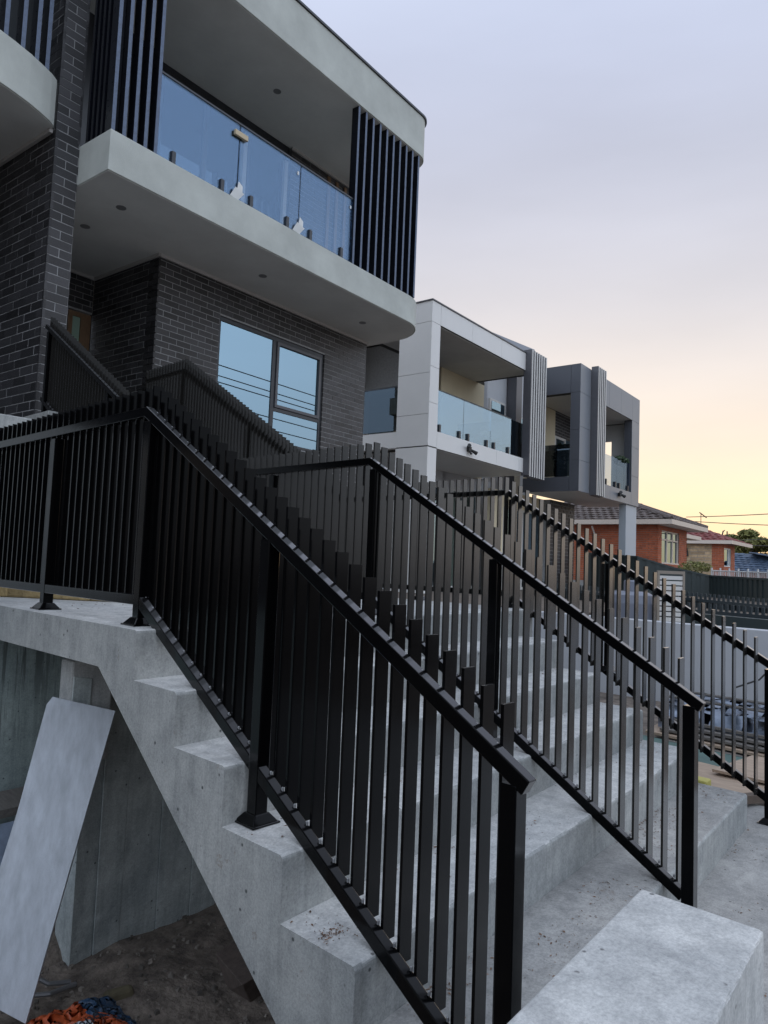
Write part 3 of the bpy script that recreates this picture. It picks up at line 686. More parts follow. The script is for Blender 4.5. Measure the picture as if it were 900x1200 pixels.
# balustrade glass
for i, (a, b) in enumerate(((4.76, 6.015), (6.035, 7.175), (7.195, 8.36))):
    g = B1.part('glass_panel', MB().box(a, b, 7.262, 7.274, STOP+.035, STOP+1.045), 'balglass')
    for s in (.2, .8):
        u = a+(b-a)*s; B1.part('spigot', MB().box(u-.028, u+.028, 7.235, 7.30, STOP, STOP+.17), 'frame', g, b=.004)
    if i == 0:
        B1.part('wood_block', MB().box(b-.10, b+.12, 7.22, 7.26, STOP+.86, STOP+.93), 'woodblock', g, b=.004)
    u = b+.01
    if i < 2: B1.part('paper_note', MB().hexa([(u-.12, 7.25, STOP+.03), (u+.02, 7.25, STOP+.02), (u+.02, 7.257, STOP+.02), (u-.12, 7.257, STOP+.03), (u-.06, 7.22, STOP+.16), (u+.09, 7.22, STOP+.12), (u+.09, 7.227, STOP+.12), (u-.06, 7.227, STOP+.16)])
           .hexa([(u-.02, 7.246, STOP+.12), (u+.08, 7.246, STOP+.10), (u+.08, 7.25, STOP+.10), (u-.02, 7.25, STOP+.12), (u-.0, 7.235, STOP+.26), (u+.07, 7.235, STOP+.22), (u+.07, 7.24, STOP+.22), (u-.0, 7.24, STOP+.26)]), 'paper', g)
    B1.part('sticker', MB().box(b-.06, b-.03, 7.258, 7.261, STOP+.88, STOP+.93), 'paper', g)
B1.part('glass_rail', MB().box(4.76, 8.36, 7.252, 7.284, STOP+1.046, STOP+1.07), 'frame')
B1.part('wall_channel', MB().box(4.76, 8.36, 7.25, 7.29, STOP+.0, STOP+.02), 'frame')
# battens
def along(s):   # arclength along the outline from u=8.36 on the front
    L0 = 9.9-8.36
    if s < L0: return (8.36+s, 7.22, 0.0)
    t = (s-L0)/.8; a = -math.pi/2+t; return (9.9+.8*math.cos(a), 8.02+.8*math.sin(a), t)
BF = mesh_of(MB().box(-.0225, .0225, -.004, -.001, 0, RSOF-STOP-.006), 'batten_lit_face', 'battenlit')
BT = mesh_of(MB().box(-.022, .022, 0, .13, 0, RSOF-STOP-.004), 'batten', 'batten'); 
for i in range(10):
    u, v, a = 8.39+i*.1865, 7.218, 0; B1.inst('batten', BT, (u, v+.01, STOP+.002), rot=(0, 0, a)); B1.inst('batten_lit_face', BF, (u, v+.01, STOP+.003), rot=(0, 0, a))
for i in range(5): B1.inst('batten', BT, (4.19+i*.138, 7.222, STOP+.002)); B1.inst('batten_lit_face', BF, (4.19+i*.138, 7.222, STOP+.003))
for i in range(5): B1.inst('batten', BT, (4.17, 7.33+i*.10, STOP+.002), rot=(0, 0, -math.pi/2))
B1.part('batten_rail', MB().box(4.29, 4.35, 7.5, 7.84, STOP, RSOF-.003).box(4.20, 4.80, 7.36, 7.40, 6.02, 6.08), 'batten')
for (u, v, z) in ((4.74, 7.86, SOF), (4.77, 8.72, SOF), (7.15, 7.92, SOF), (9.55, 7.94, SOF), (7.38, 8.07, RSOF)):
    B1.part('downlight', MB().disc((u, v, z-.006), .062, .006), 'lamp_off')

# left unit with party wall
B0 = Thing('townhouse', 'left townhouse unit with brick party wall and rounded balcony end', 'house', (3.9, 7.83, 1.2), house=True)
B0.part('party_wall', MB().box(3.867, 4.147, 7.837, 13, -.3, 10.5), 'mortar')
brick_face(B0, 'u', 7.838, 3.86, 4.152, 1.35, 9.5, -1, 170, L=.292, Hh=.104, j=.011)
brick_face(B0, 'v', 3.868, 7.832, 12.9, 1.25, 4.79, -1, 125, L=.285, Hh=.104, j=.011)
brick_face(B0, 'v', 3.868, 7.832, 12.9, 5.34, 9.5, -1, 0, L=.285, Hh=.104, j=.011)
brick_face(B0, 'v', 4.146, 7.832, 12.9, 4.73, 7.3, 1, 0, L=.285, Hh=.104, j=.011)
def lout(off=0):
    pts = [(3.855, 12.5), (.2, 12.5), (.2, 7.50-off)]
    for u, v in ((2.2, 7.50), (2.7, 7.51), (3.0, 7.545), (3.25, 7.60), (3.45, 7.655), (3.62, 7.72), (3.75, 7.78), (3.83, 7.835), (3.855, 7.88)): pts.append((u, v-off))
    return pts[::1]
o = B0.part('balcony_slab', MB().prism(lout(), 4.796, 5.335), 'render'); bev(o, .006, 2, 50)
B0.part('balcony_soffit', MB().prism([(min(u, 3.85), v+.02) for u, v in lout()], 4.79, 4.7955), 'soffit')
B0.part('cornice', MB().box(3.82, 3.86, 7.9, 12.5, 4.745, 4.789), 'trim')
B0.part('rear_wall', MB().box(-14, 3.86, 11.2, 11.4, -1.4, 9.5), M['frame'])  # carried on leftwards out of view to darken the rail reflections
B0.part('unseen_wing', MB().box(-14, -1.5, 7.6, 7.8, -1.4, 9.5), 'brick')  # unseen wall added to keep the rail sides dark
BF0 = mesh_of(MB().box(-.0225, .0225, -.004, -.001, 0, 3.0), 'batten_lit_face', 'battenlit')
BT0 = mesh_of(MB().box(-.022, .022, 0, .13, 0, 3.0), 'batten', 'batten')
for (u, v) in ((2.35, 7.53), (2.55, 7.535), (2.75, 7.545), (2.95, 7.565), (3.15, 7.60), (3.35, 7.65), (3.53, 7.71), (3.68, 7.78)): (lambda p_: B0.inst('batten_lit_face', BF0, (u, v, 5.337)))(B0.inst('batten', BT0, (u, v, 5.337)))
B0.part('upper_screen', MB().box(.2, 3.84, 8.5, 8.6, 5.34, 9), 'interior')

# ================================================================== HOUSE 2 (white cladding)
def panels(T, axis, const, out, cells, material, name='cladding_panel', th=.02, gap=.008):
    for (a, b, c, d) in cells:
        if axis == 'u': mb = MB().box(a+gap/2, b-gap/2, const, const+out*th, c+gap/2, d-gap/2)
        elif axis == 'v': mb = MB().box(const, const+out*th, a+gap/2, b-gap/2, c+gap/2, d-gap/2)
        else: mb = MB().box(a+gap/2, b-gap/2, c+gap/2, d-gap/2, const, const+out*th)
        T.part(name, mb, material, b=.0015)
B2 = Thing('house', 'white panel-clad house with open framed balcony and pale vertical slats', 'house', (13.29, 9, -.6), house=True)
u0, u1, v0, z0, z1 = 13.31, 17.95, 9.02, 2.70, 6.07
zo0, zo1 = 3.10, 5.58
B2.part('frame_core', MB().box(u0, 13.62, v0, 9.88, -.6, z1-.02).box(13.62, 18.6, v0, 9.3, z0, zo0-.02).box(13.62, 18.6, v0, 9.5, zo1, z1-.02).box(13.62, 18.6, 9.5, 11.2, zo1+.01, z1-.02).box(13.62, 18.6, 9.3, 11.2, z0+.01, zo0-.1), 'joint')
cols = [13.29, 13.66, 15.10, 16.62, 17.80, 18.05]
panels(B2, 'u', v0, -1, [(cols[i], cols[i+1], zo1, z1) for i in range(5)], 'white')
panels(B2, 'u', v0, -1, [(13.29, 13.66, a, b) for a, b in ((4.55, 5.58), (3.72, 4.55), (2.72, 3.72), (1.2, 2.70), (-.6, 1.2))], 'white')
panels(B2, 'u', v0, -1, [(13.66, 15.0, z0, zo0), (15.0, 16.5, z0, zo0), (16.5, 17.75, z0, zo0), (17.75, 18.05, z0, zo0)], 'white')
panels(B2, 'v', u0, -1, [(9.0, 9.9, a, b) for a, b in ((5.58, 6.07), (4.40, 5.58), (3.45, 4.40), (2.72, 3.45), (1.2, 2.70), (-.6, 1.2))], 'white')
panels(B2, 'z', zo1, -1, [(13.66, 14.9, 9.05, 11.0), (14.9, 16.4, 9.05, 11.0), (16.4, 18.4, 9.05, 11.0)], M['soffit'], 'soffit_panel', .012)
panels(B2, 'z', z0, -1, [(13.66, 16, 9.05, 11.0), (16, 18.5, 9.05, 11.0)], 'white', 'soffit_panel', .012)
B2.part('roof_capping', MB().box(13.27, 18.35, 8.98, 9.12, z1+.001, z1+.03).box(13.27, 13.36, 9.12, 9.95, z1+.001, z1+.03), 'slatgrey')
B2.part('wall', MB().box(16.9, 18.96, 10.83, 11.0, z0, zo1).box(16.55, 16.9, 10.83, 13, z0, zo1), 'cream')
B2.part('wall', MB().box(15.2, 16.9, 11.1, 11.3, z0, 6.6), M['slatgrey'])
B2.part('wall', MB().box(18.96, 19.15, 10.83, 12.0, z0, 5.9).box(19.15, 24, 11.8, 12.0, -.6, 7.4), 'wrender')
B2.part('side_wall', MB().box(15.0, 15.2, 10.6, 13, 4.6, 5.9).box(14.1, 17.5, 12.55, 12.7, 5.55, 7), 'mortar')
wn = B2.part('window', MB().box(20.95, 22.0, 11.72, 11.8, 4.7, 5.72), 'louvre'); B2.part('pane', MB().box(21.03, 21.92, 11.70, 11.72, 4.78, 5.64), 'glass', wn)
wn = B2.part('window', MB().box(22.75, 23.6, 11.72, 11.8, 4.5, 5.5), 'louvre'); B2.part('pane', MB().box(22.82, 23.53, 11.70, 11.72, 4.57, 5.43), 'glass', wn)
B2.part('downpipe_column', MB().box(22.2, 22.62, 11.4, 11.75, -.6, 7.2), 'slatgrey')
B2.part('skillion_roof', MB().hexa([(18.5, 11.0, 7.2), (22.7, 11.0, 7.5), (22.7, 14, 7.5), (18.5, 14, 7.2), (18.5, 11.0, 7.38), (22.7, 11.0, 7.72), (22.7, 14, 7.72), (18.5, 14, 7.38)]), 'steelroof')
# recessed left opening
rw = B2.part('window', MB().box(15.3, 17.1, 12.40, 12.5, 5.42, 5.52).box(16.62, 16.72, 12.40, 12.5, 2.8, 5.42).box(15.2, 15.35, 12.40, 12.5, 2.8, 5.42), 'gutter')
B2.part('pane', MB().box(15.35, 16.62, 12.43, 12.44, 2.8, 5.42), 'glass', rw); B2.part('pane', MB().box(16.72, 17.4, 12.43, 12.44, 2.8, 5.42), 'glass', rw)
B2.part('wall', MB().box(13.5, 19, 12.5, 12.54, 5.52, 6.6).box(13.5, 19, 12.56, 12.6, -.6, 6.6), 'joint')
for r_ in range(8):
    for c_ in range(7):
        B2.inst('brick', unit('brick'), (15.0+c_*.36+(.18 if r_ % 2 else 0), 12.49, 5.58+r_*.085), (.35, .03, .072))
B2.part('recess_soffit', MB().box(13.3, 19, 9.9, 12.5, 6.25, 6.3), 'soffit')
sg = B2.part('glass_panel', MB().box(13.36, 13.37, 9.9, 11.4, 3.14, 4.18), 'tintglass'); B2.part('glass_rail', MB().box(13.345, 13.385, 9.9, 11.4, 4.18, 4.21), 'frame', sg)
B2.part('balcony_edge', MB().box(13.31, 13.5, 9.9, 12.5, 2.72, 3.10), 'white')
# front glass
for a, b in ((13.68, 14.95), (14.97, 16.30), (16.32, 17.45)):
    g = B2.part('glass_panel', MB().box(a, b, 9.10, 9.112, zo0+.03, zo0+1.0), 'clearglass')
    for s in (.15, .85): u = a+(b-a)*s; B2.part('spigot', MB().box(u-.035, u+.035, 9.06, 9.14, zo0, zo0+.2), 'frame', g)
B2.part('glass_rail', MB().box(13.66, 17.45, 9.09, 9.125, zo0+1.0, zo0+1.02), 'frame')
sg = B2.part('glass_panel', MB().box(17.46, 17.47, 9.12, 10.8, zo0+.02, zo0+1.0), 'tintglass'); B2.part('glass_panel', MB().box(17.47, 18.3, 9.112, 9.12, zo0+.02, zo0+1.0), 'tintglass')
sl_ = B2.part('slat_screen', MB().box(18.02, 18.05, 8.82, 9.05, 2.62, 6.16).box(18.05, 19.05, 8.93, 8.95, 2.66, 6.1), 'slatgrey')
for i in range(7):
    u = 18.07+i*.147
    B2.part('slat', MB().box(u, u+.075, 8.83, 8.90, 2.60, 6.16), 'slatgrey', sl_)
    B2.part('slat_face', MB().box(u-.001, u+.076, 8.822, 8.8295, 2.60, 6.16), 'slatedge', sl_)
B2.part('slat_base', MB().box(18.05, 19.05, 8.90, 9.0, 2.58, 2.64), 'slatgrey')
# balcony bench / tray on the rail and light fitting
fl = B2.part('floodlight', MB().box(14.98, 15.12, 8.93, 9.0, 2.84, 2.96), 'wire', b=.01)
B2.part('lamp_head', MB().tube([(14.96, 8.95, 2.92), (14.88, 8.86, 2.96)], [.03, .05], 12), 'wire', fl)
B2.part('lamp_head', MB().tube([(15.12, 8.95, 2.88), (15.24, 8.86, 2.81)], [.03, .05], 12), 'wire', fl)
B2.part('sensor', MB().tube([(15.05, 8.95, 2.84), (15.08, 8.91, 2.77)], [.02, .03], 10), 'wire', fl)
bk = Thing('balcony_table', 'dark folded table with pale basket on the white balcony', 'table', (16.6, 9.5, 3.1), house=True)
bk.part('table_top', MB().box(15.9, 17.2, 9.25, 9.7, 3.42, 3.47), 'frame', b=.01)
bk.part('leg', MB().hexa([(16.6, 9.4, 3.1), (16.66, 9.4, 3.1), (16.66, 9.5, 3.1), (16.6, 9.5, 3.1), (16.9, 9.4, 3.42), (16.96, 9.4, 3.42), (16.96, 9.5, 3.42), (16.9, 9.5, 3.42)]), 'frame')
bk.part('leg', MB().box(16.1, 16.15, 9.4, 9.5, 3.1, 3.42), 'frame')
bs = Thing('wire_basket', 'small pale wire basket standing on the balcony table', 'basket', (16.5, 9.4, 3.47), house=True)
bs.part('hoop', MB().tube([(16.3+.25+.28*math.cos(R(a)), 9.4, 3.50+.26*math.sin(R(a))) for a in range(0, 181, 20)], .012, 6), 'tan')
bs.part('bowl', MB().tube([(16.55, 9.4, 3.475), (16.55, 9.4, 3.52), (16.55, 9.4, 3.62)], [.10, .16, .14], 10), 'cream')
# lower storey
B2.part('lower_wall', MB().box(13.7, 14.9, 10.9, 11.1, -.6, z0).box(16.9, 17.3, 10.9, 11.1, -.6, z0).box(18.9, 19.9, 10.9, 11.1, -.6, z0).box(14.9, 18.9, 10.9, 11.1, 2.25, z0), 'wrender')
for a, b in ((14.9, 16.9), (17.3, 18.9)):
    f = B2.part('window', MB().box(a, a+.08, 10.92, 11.0, -.6, 2.25).box(b-.08, b, 10.92, 11.0, -.6, 2.25).box((a+b)/2-.04, (a+b)/2+.04, 10.92, 11.0, -.6, 2.25).box(a, b, 10.918, 11.0, 2.2, 2.26).box(a, b, 10.918, 11.0, -.6, -.52), 'louvre')
    B2.part('pane', MB().box(a, b, 10.95, 10.96, -.6, 2.25), 'glass', f)

# ================================================================== HOUSE 3 (dark cladding)
B3 = Thing('house', 'charcoal panel-clad house raised on a grey corner column', 'house', (20.02, 8.2, -.6), house=True)
a0, a1, w0, w1, c0, c1 = 20.02, 25.4, 8.2, 10.0, 2.38, 6.18
p0, p1 = 2.82, 5.32
B3.part('frame_core', MB().box(a0+.02, a1-.02, w0+.02, w0+.2, c0+.02, p0-.0).box(a0+.02, a1-.02, w0+.02, w1, p1+.02, c1-.02).box(a0+.02, a1-.02, w0+.2, w1, c0+.02, p0-.1)
        .box(a0+.02, 21.0, w0+.02, 8.45, p0, p1+.02).box(24.65, a1-.02, w0+.02, 8.45, p0, p1+.02).box(a0+.02, a0+.2, 8.45, w1, c0+.02, p0), 'joint')
panels(B3, 'u', w0+.02, -1, [(20.02, 21.3, p1, c1), (21.3, 22.4, p1, c1), (22.4, 23.5, p1, c1), (23.5, 24.65, p1, c1), (24.65, 25.4, p1, c1)], 'midclad')
panels(B3, 'u', w0+.02, -1, [(20.02, 20.95, a, b) for a, b in ((4.3, p1), (3.3, 4.3), (c0, 3.3))], 'midclad')
panels(B3, 'u', w0+.02, -1, [(24.62, 25.4, a, b) for a, b in ((4.4, p1), (3.4, 4.4), (c0, 3.4))], 'midclad')
panels(B3, 'u', w0+.02, -1, [(20.95, 22.6, c0, p0), (22.6, 24.62, c0, p0)], 'midclad')
panels(B3, 'v', a0+.02, -1, [(8.2, 8.5, a, b) for a, b in ((p1, c1), (4.2, p1), (3.3, 4.2), (c0, 3.3))], 'darkclad')
panels(B3, 'v', a0+.02, -1, [(8.5, 9.35, p1, c1), (9.35, 10.0, p1, c1), (8.5, 10.0, c0, p0)], 'darkclad')
panels(B3, 'z', c0+.02, -1, [(20.05, 22.7, 8.25, 9.95), (22.7, 25.35, 8.25, 9.95)], M['white'], 'soffit_panel', .012)
panels(B3, 'z', p1+.02, -1, [(20.3, 22.7, 8.25, 9.9), (22.7, 25.1, 8.25, 9.9)], M['white'], 'soffit_panel', .012)
B3.part('wall', MB().box(25.2, 25.36, 8.5, 9.12, p0-.1, p1).box(25.2, 25.36, 9.12, 9.98, 4.75, p1), 'white')
B3.part('wall', MB().box(20.04, 22.1, 9.9, 9.98, p0-.1, p1), 'cream')
B3.part('wall', MB().box(22.1, 25.2, 9.94, 9.98, 4.5, p1), 'mortar')
brick_face(B3, 'u', 9.935, 22.1, 25.2, 4.5, p1, -1, 0, L=.3, Hh=.1, j=.02)
B3.part('side_return', MB().box(24.60, 24.645, 8.24, 8.46, p0, p1), 'darkclad')
d = B3.part('sliding_door', MB().box(22.1, 22.2, 9.9, 9.98, p0-.1, 4.5).box(22.9, 22.98, 9.9, 9.98, p0-.1, 4.5).box(22.2, 22.9, 9.9, 9.98, 4.42, 4.5), 'louvre'); B3.part('pane', MB().box(22.2, 22.9, 9.94, 9.95, p0-.1, 4.42), 'glass', d); B3.part('pane', MB().box(22.98, 25.2, 9.94, 9.95, p0-.1, 4.5), 'glass', d)
g = B3.part('glass_panel', MB().box(20.10, 20.11, 8.45, 9.9, p0+.02, 3.80), 'tintglass')
for a, b in ((22.2, 23.4), (23.42, 24.6)):
    g = B3.part('glass_panel', MB().box(a, b, 8.28, 8.292, p0+.03, 3.82), 'balglass')
    for s in (.15, .85): u = a+(b-a)*s; B3.part('spigot', MB().box(u-.035, u+.035, 8.24, 8.32, p0, p0+.2), 'frame', g)
sc = B3.part('slat_screen', MB().box(20.83, 20.86, 7.98, 8.19, 2.34, 6.26).box(20.86, 21.58, 8.09, 8.11, 2.4, 6.2), 'slatgrey')
for i in range(5):
    u = 20.88+i*.145
    B3.part('slat', MB().box(u, u+.07, 7.99, 8.06, 2.34, 6.26), 'slatgrey', sc); B3.part('slat_face', MB().box(u-.001, u+.071, 7.982, 7.9895, 2.34, 6.26), 'slatedge', sc)
B3.part('slat_base', MB().box(20.86, 21.58, 8.06, 8.17, 2.32, 2.38), 'slatgrey')
B3.part('corner_column', MB().box(24.3, 25.38, 8.26, 8.5, -.6, c0), 'column', b=.006)
B3.part('meter_box', MB().box(25.0, 25.15, 8.22, 8.255, .25, .55), 'slatedge')
fl = B3.part('floodlight', MB().box(23.3, 23.44, 8.12, 8.2, 2.55, 2.67), 'wire', b=.01)
B3.part('lamp_head', MB().tube([(23.30, 8.14, 2.63), (23.2, 8.06, 2.67)], [.03, .055], 12), 'wire', fl); B3.part('lamp_head', MB().tube([(23.44, 8.14, 2.62), (23.58, 8.06, 2.56)], [.03, .055], 12), 'wire', fl)
# lower storey
B3.part('lower_wall', MB().box(22.2, 24.2, 10.05, 10.3, -.6, c0), 'mortar')
brick_face(B3, 'u', 10.045, 22.2, 24.2, -.5, c0, -1, 60, L=.30, Hh=.12, j=.02)
B3.part('lower_wall', MB().box(18.6, 19.4, 10.3, 10.5, -.6, c0).box(19.4, 22.2, 10.3, 10.5, 1.9, c0), 'cream')
f = B3.part('window', MB().box(19.4, 19.5, 10.32, 10.42, -.6, 1.9).box(22.1, 22.2, 10.32, 10.42, -.6, 1.9).box(20.7, 20.78, 10.32, 10.42, -.6, 1.9).box(19.4, 22.2, 10.318, 10.42, 1.84, 1.91).box(19.4, 22.2, 10.318, 10.42, -.6, -.52), 'louvre'); B3.part('pane', MB().box(19.5, 22.1, 10.36, 10.37, -.6, 1.9), 'glass', f)

# pot plants on the dark house's balconies
def leaves(T, cen, rad, n, size, material, name='foliage', squash=1):
    mb = MB()
    for i in range(n):
        while True:
            p = Vector((random.uniform(-1, 1), random.uniform(-1, 1), random.uniform(-1, 1)))
            if p.length < 1: break
        c = Vector(cen)+Vector((p.x*rad[0], p.y*rad[1], p.z*rad[2]))
        a = Vector((random.gauss(0, 1), random.gauss(0, 1), random.gauss(0, .6))).normalized(); b = a.orthogonal().normalized()
        q = Matrix.Rotation(random.uniform(0, 6.3), 3, a) @ b; s = size*random.uniform(.6, 1.3)
        mb.quad(c-a*s, c+q*s*.4, c+a*s, c-q*s*.4)
    return T.part(name, mb, material, stuff=True) if T else mb
pp = Thing('pot_plant', 'dark bushy pot plant behind the tinted side glass of the charcoal house', 'plant', (20.5, 9.0, p0), house=True)
pp.part('pot', MB().tube([(20.5, 9.0, p0-.1), (20.5, 9.0, p0+.3)], [.14, .2], 12), 'wire'); leaves(pp, (20.5, 9.0, p0+.65), (.25, .25, .45), 150, .09, 'potleaf')
pp = Thing('rail_planter', 'green trailing plant hanging over the glass of the charcoal house balcony', 'plant', (24.2, 8.4, 3.75), house=True)
pp.part('planter', MB().box(23.7, 24.55, 8.34, 8.5, 3.70, 3.84), 'wire'); leaves(pp, (24.1, 8.38, 3.86), (.55, .18, .14), 160, .08, 'potleaf')

# ================================================================== right side: wall, tank, louvre, fences
single('retaining_wall', MB().box(8.6, 8.8, -4, 5.6, GZ-.3, -.545).box(4.74, 8.6, 5.4, 5.6, GZ-.3, -.545), 'wrender', 'long white rendered retaining wall behind the board pile', 'wall', base=(8.7, 2, GZ), b=.008)
tk = Thing('water_tank', 'pale grey round tank behind the white retaining wall', 'tank', (10.6, 4.7, -.6))
tk.part('tank_body', MB().tube([(10.6, 4.7, -.96), (10.6, 4.7, -.42), (10.6, 4.7, -.30), (10.6, 4.7, -.25)], [.36, .36, .33, .24], 32), 'tank', smooth=False)
tk.part('tank_lid', MB().tube([(10.6, 4.7, -.25), (10.6, 4.7, -.10), (10.6, 4.7, -.08)], [.10, .10, .08], 20), 'tank')
tk.part('lid_box', MB().box(10.5, 10.7, 4.1, 4.25, -.96, -.2), 'frame')
tk = Thing('louvre_screen', 'tan-framed white louvre screen standing behind the white wall', 'screen', (9.45, 3.65, -.6))
P0, P1 = Vector((9.33, 3.78, 0)), Vector((9.52, 3.50, 0))
def lv(a, b, z0, z1, t=.02):
    A = P0.lerp(P1, a); B = P0.lerp(P1, b); d = (P1-P0).normalized(); n = Vector((-d.y, d.x, 0))*t
    return MB().hexa([(A.x-n.x, A.y-n.y, z0), (B.x-n.x, B.y-n.y, z0), (B.x+n.x, B.y+n.y, z0), (A.x+n.x, A.y+n.y, z0), (A.x-n.x, A.y-n.y, z1), (B.x-n.x, B.y-n.y, z1), (B.x+n.x, B.y+n.y, z1), (A.x+n.x, A.y+n.y, z1)])
for a, b, z0_, z1_ in ((0, .08, -.96, .07), (.92, 1, -.96, .07), (.08, .92, .03, .07)): tk.part('screen_frame', lv(a, b, z0_, z1_, .03), 'tan')
for i in range(-5, 9): tk.part('louvre_blade', lv(.08, .92, -.58+i*.067, -.58+i*.067+.05, .02), 'louvre')

def fence(label, pts, h, style, mat_, pitch, gap=0, name='steel_fence', ztop_extra=0, group=None, under=0):
    """pts: (x,y,ztop)"""
    T = Thing(name, label, 'fence', (pts[0][0], pts[0][1], pts[0][2]-h), group=group)
    mb = MB(); k = 0
    for (A, B) in zip(pts, pts[1:]):
        A, B = Vector(A), Vector(B); L = (B-A).xy.length; n = max(1, int(L/pitch)); d = (B-A)/n; dn = Vector((d.x, d.y, 0)).normalized(); nr = Vector((-dn.y, dn.x, 0))
        for i in range(n):
            p = A+d*i; q = p+d*(1-gap); zt0, zt1 = p.z, q.z
            o0 = nr*(.03 if style == 'sheet' and i % 2 else 0); t = nr*(.018 if style == 'sheet' else .012)
            b_ = MB().hexa([tuple(p+o0-t+Vector((0, 0, -h))), tuple(q+o0-t+Vector((0, 0, -h))), tuple(q+o0+t+Vector((0, 0, -h))), tuple(p+o0+t+Vector((0, 0, -h))),
                            tuple(p+o0-t), tuple(q+o0-t), tuple(q+o0+t), tuple(p+o0+t)])
            if under and i == 0:
                us = MB(); m_ = max(1, int(L/.09))
                for jj in range(m_):
                    pa, pb = A+(B-A)*(jj/m_), A+(B-A)*((jj+1)/m_); oo = nr*(.04+.014*(jj % 2)); dz = Vector((0, 0, -under)); db = Vector((0, 0, -h-.5))
                    us.hexa([tuple(pa+oo+db), tuple(pb+oo+db), tuple(pb+oo*1.3+db), tuple(pa+oo*1.3+db), tuple(pa+oo+dz), tuple(pb+oo+dz), tuple(pb+oo*1.3+dz), tuple(pa+oo*1.3+dz)])
                T.part('fence_sheet', us, mat_, stuff=True)
            if k < 300: T.part('fence_sheet' if style == 'sheet' else 'picket', b_, mat_)
            else: 
                n0 = len(mb.v); mb.v += b_.v; mb.f += [tuple(x+n0 for x in f) for f in b_.f]
            k += 1
        T.part('rail', MB().hexa([tuple(A-nr*.03+Vector((0, 0, -.05-ztop_extra))), tuple(B-nr*.03+Vector((0, 0, -.05-ztop_extra))), tuple(B+nr*.03+Vector((0, 0, -.05-ztop_extra))), tuple(A+nr*.03+Vector((0, 0, -.05-ztop_extra))),
                    tuple(A-nr*.03+Vector((0, 0, .01-ztop_extra))), tuple(B-nr*.03+Vector((0, 0, .01-ztop_extra))), tuple(B+nr*.03+Vector((0, 0, .01-ztop_extra))), tuple(A+nr*.03+Vector((0, 0, .01-ztop_extra)))]), mat_)
        if style != 'sheet':
            T.part('rail', MB().hexa([tuple(A-nr*.03+Vector((0, 0, -h+.1))), tuple(B-nr*.03+Vector((0, 0, -h+.1))), tuple(B+nr*.03+Vector((0, 0, -h+.1))), tuple(A+nr*.03+Vector((0, 0, -h+.1))),
                    tuple(A-nr*.03+Vector((0, 0, -h+.15))), tuple(B-nr*.03+Vector((0, 0, -h+.15))), tuple(B+nr*.03+Vector((0, 0, -h+.15))), tuple(A+nr*.03+Vector((0, 0, -h+.15)))]), mat_)
    if mb.v: T.part('fence_sheet' if style == 'sheet' else 'picket', mb, mat_, stuff=True)
    return T
fence('tall blue-grey steel sheet fence sloping down in front of the brick houses', [(23.62, 12.02, .71), (22.93, 9.95, .61), (23.36, 8.92, .29), (23.71, 7.93, .08), (21.27, 5.62, .04), (17, 1.6, -.06)], 2.0, 'sheet', 'fence', .13)
fence('dark picket-topped fence standing between the tall sheet fence and the long picket fence', [(15.6, 9.4, -.22), (13.8, 5.89, -.33), (15.01, 5.55, -.3), (14.46, 4.0, -.34), (13.2, .5, -.36)], .9, 'picket', 'picket', .10, .55, 'picket_fence', .12, under=.15)
fence('long dark picket fence just behind the white retaining wall', [(12.19, 4.51, -.41), (11.6, 3.06, -.40), (10.2, -.6, -.42)], .75, 'picket', 'picket', .10, .55, 'picket_fence', .12, under=.15)
single('kerb_wall', MB().hexa([(11.8, 4.6, -.8), (9.9, -.8, -.8), (10.1, -.8, -.8), (12.0, 4.6, -.8), (11.8, 4.6, -.56), (9.9, -.8, -.56), (10.1, -.8, -.56), (12.0, 4.6, -.56)]), 'fence', 'low dark plinth under the long picket fence', 'plinth', base=(11, 2, -.8))

# ================================================================== brick houses beyond

def tile_plane(mb, O, A, Bv, na, nb, th=.05, clip=None):
    """courses of overlapping tiles: O corner at the eave, A along the eave, Bv up the slope (house coords)"""
    O, A, Bv = Vector(O), Vector(A), Vector(Bv); n = A.cross(Bv).normalized()
    if n.z < 0: n = -n
    for j in range(nb):
        for i in range(na):
            if clip and not clip((i+.5+(.5 if j % 2 else 0))/na, (j+.5)/nb): continue
            p = O+A*((i+(.5 if j % 2 else 0))/na)+Bv*(j/nb); a = A*(.96/na); b = Bv*(1.12/nb); up_ = n*th; lo = n*.008; sw = n*(.012*math.sin(i*2.1+j))
            mid = a*.5
            for (q0, q1, h0, h1) in ((0, .5, .0, .03), (.5, 1, .03, .0)):
                P0_, P1_ = p+a*q0, p+a*q1
                mb.hexa([P0_+lo*0, P1_+lo*0, P1_+b-n*.02, P0_+b-n*.02, P0_+up_+n*h0+sw, P1_+up_+n*h1+sw, P1_+b+lo+n*h1, P0_+b+lo+n*h0])
H1 = Thing('brick_house', 'orange brick bungalow with brown tiled hip roof and cream gutter', 'house', (29.4, 8.7, -1.4), house=True)
H1.part('wall', MB().box(29.43, 29.95, 8.73, 16.4, -1.4, 2.05).box(32.45, 33.6, 8.73, 9.2, -1.4, 2.05).box(29.95, 32.45, 8.73, 8.95, -1.4, .55).box(29.95, 32.45, 8.73, 8.95, 1.86, 2.05).box(33.6, 37, 10.0, 16.4, -1.4, 1.9), 'mortar')
brick_face(H1, 'v', 29.42, 8.7, 16.4, -.3, 2.05, -1, 0, 'redbrick', L=.25, Hh=.09, j=.012)
brick_face(H1, 'u', 8.72, 29.4, 33.6, -.3, 2.05, -1, 0, 'redbrick', L=.25, Hh=.09, j=.012, holes=[(29.95, 32.45, .55, 1.86)])
brick_face(H1, 'v', 33.61, 8.7, 9.2, -.3, 2.0, 1, 0, 'redbrick', L=.25, Hh=.09, j=.012)
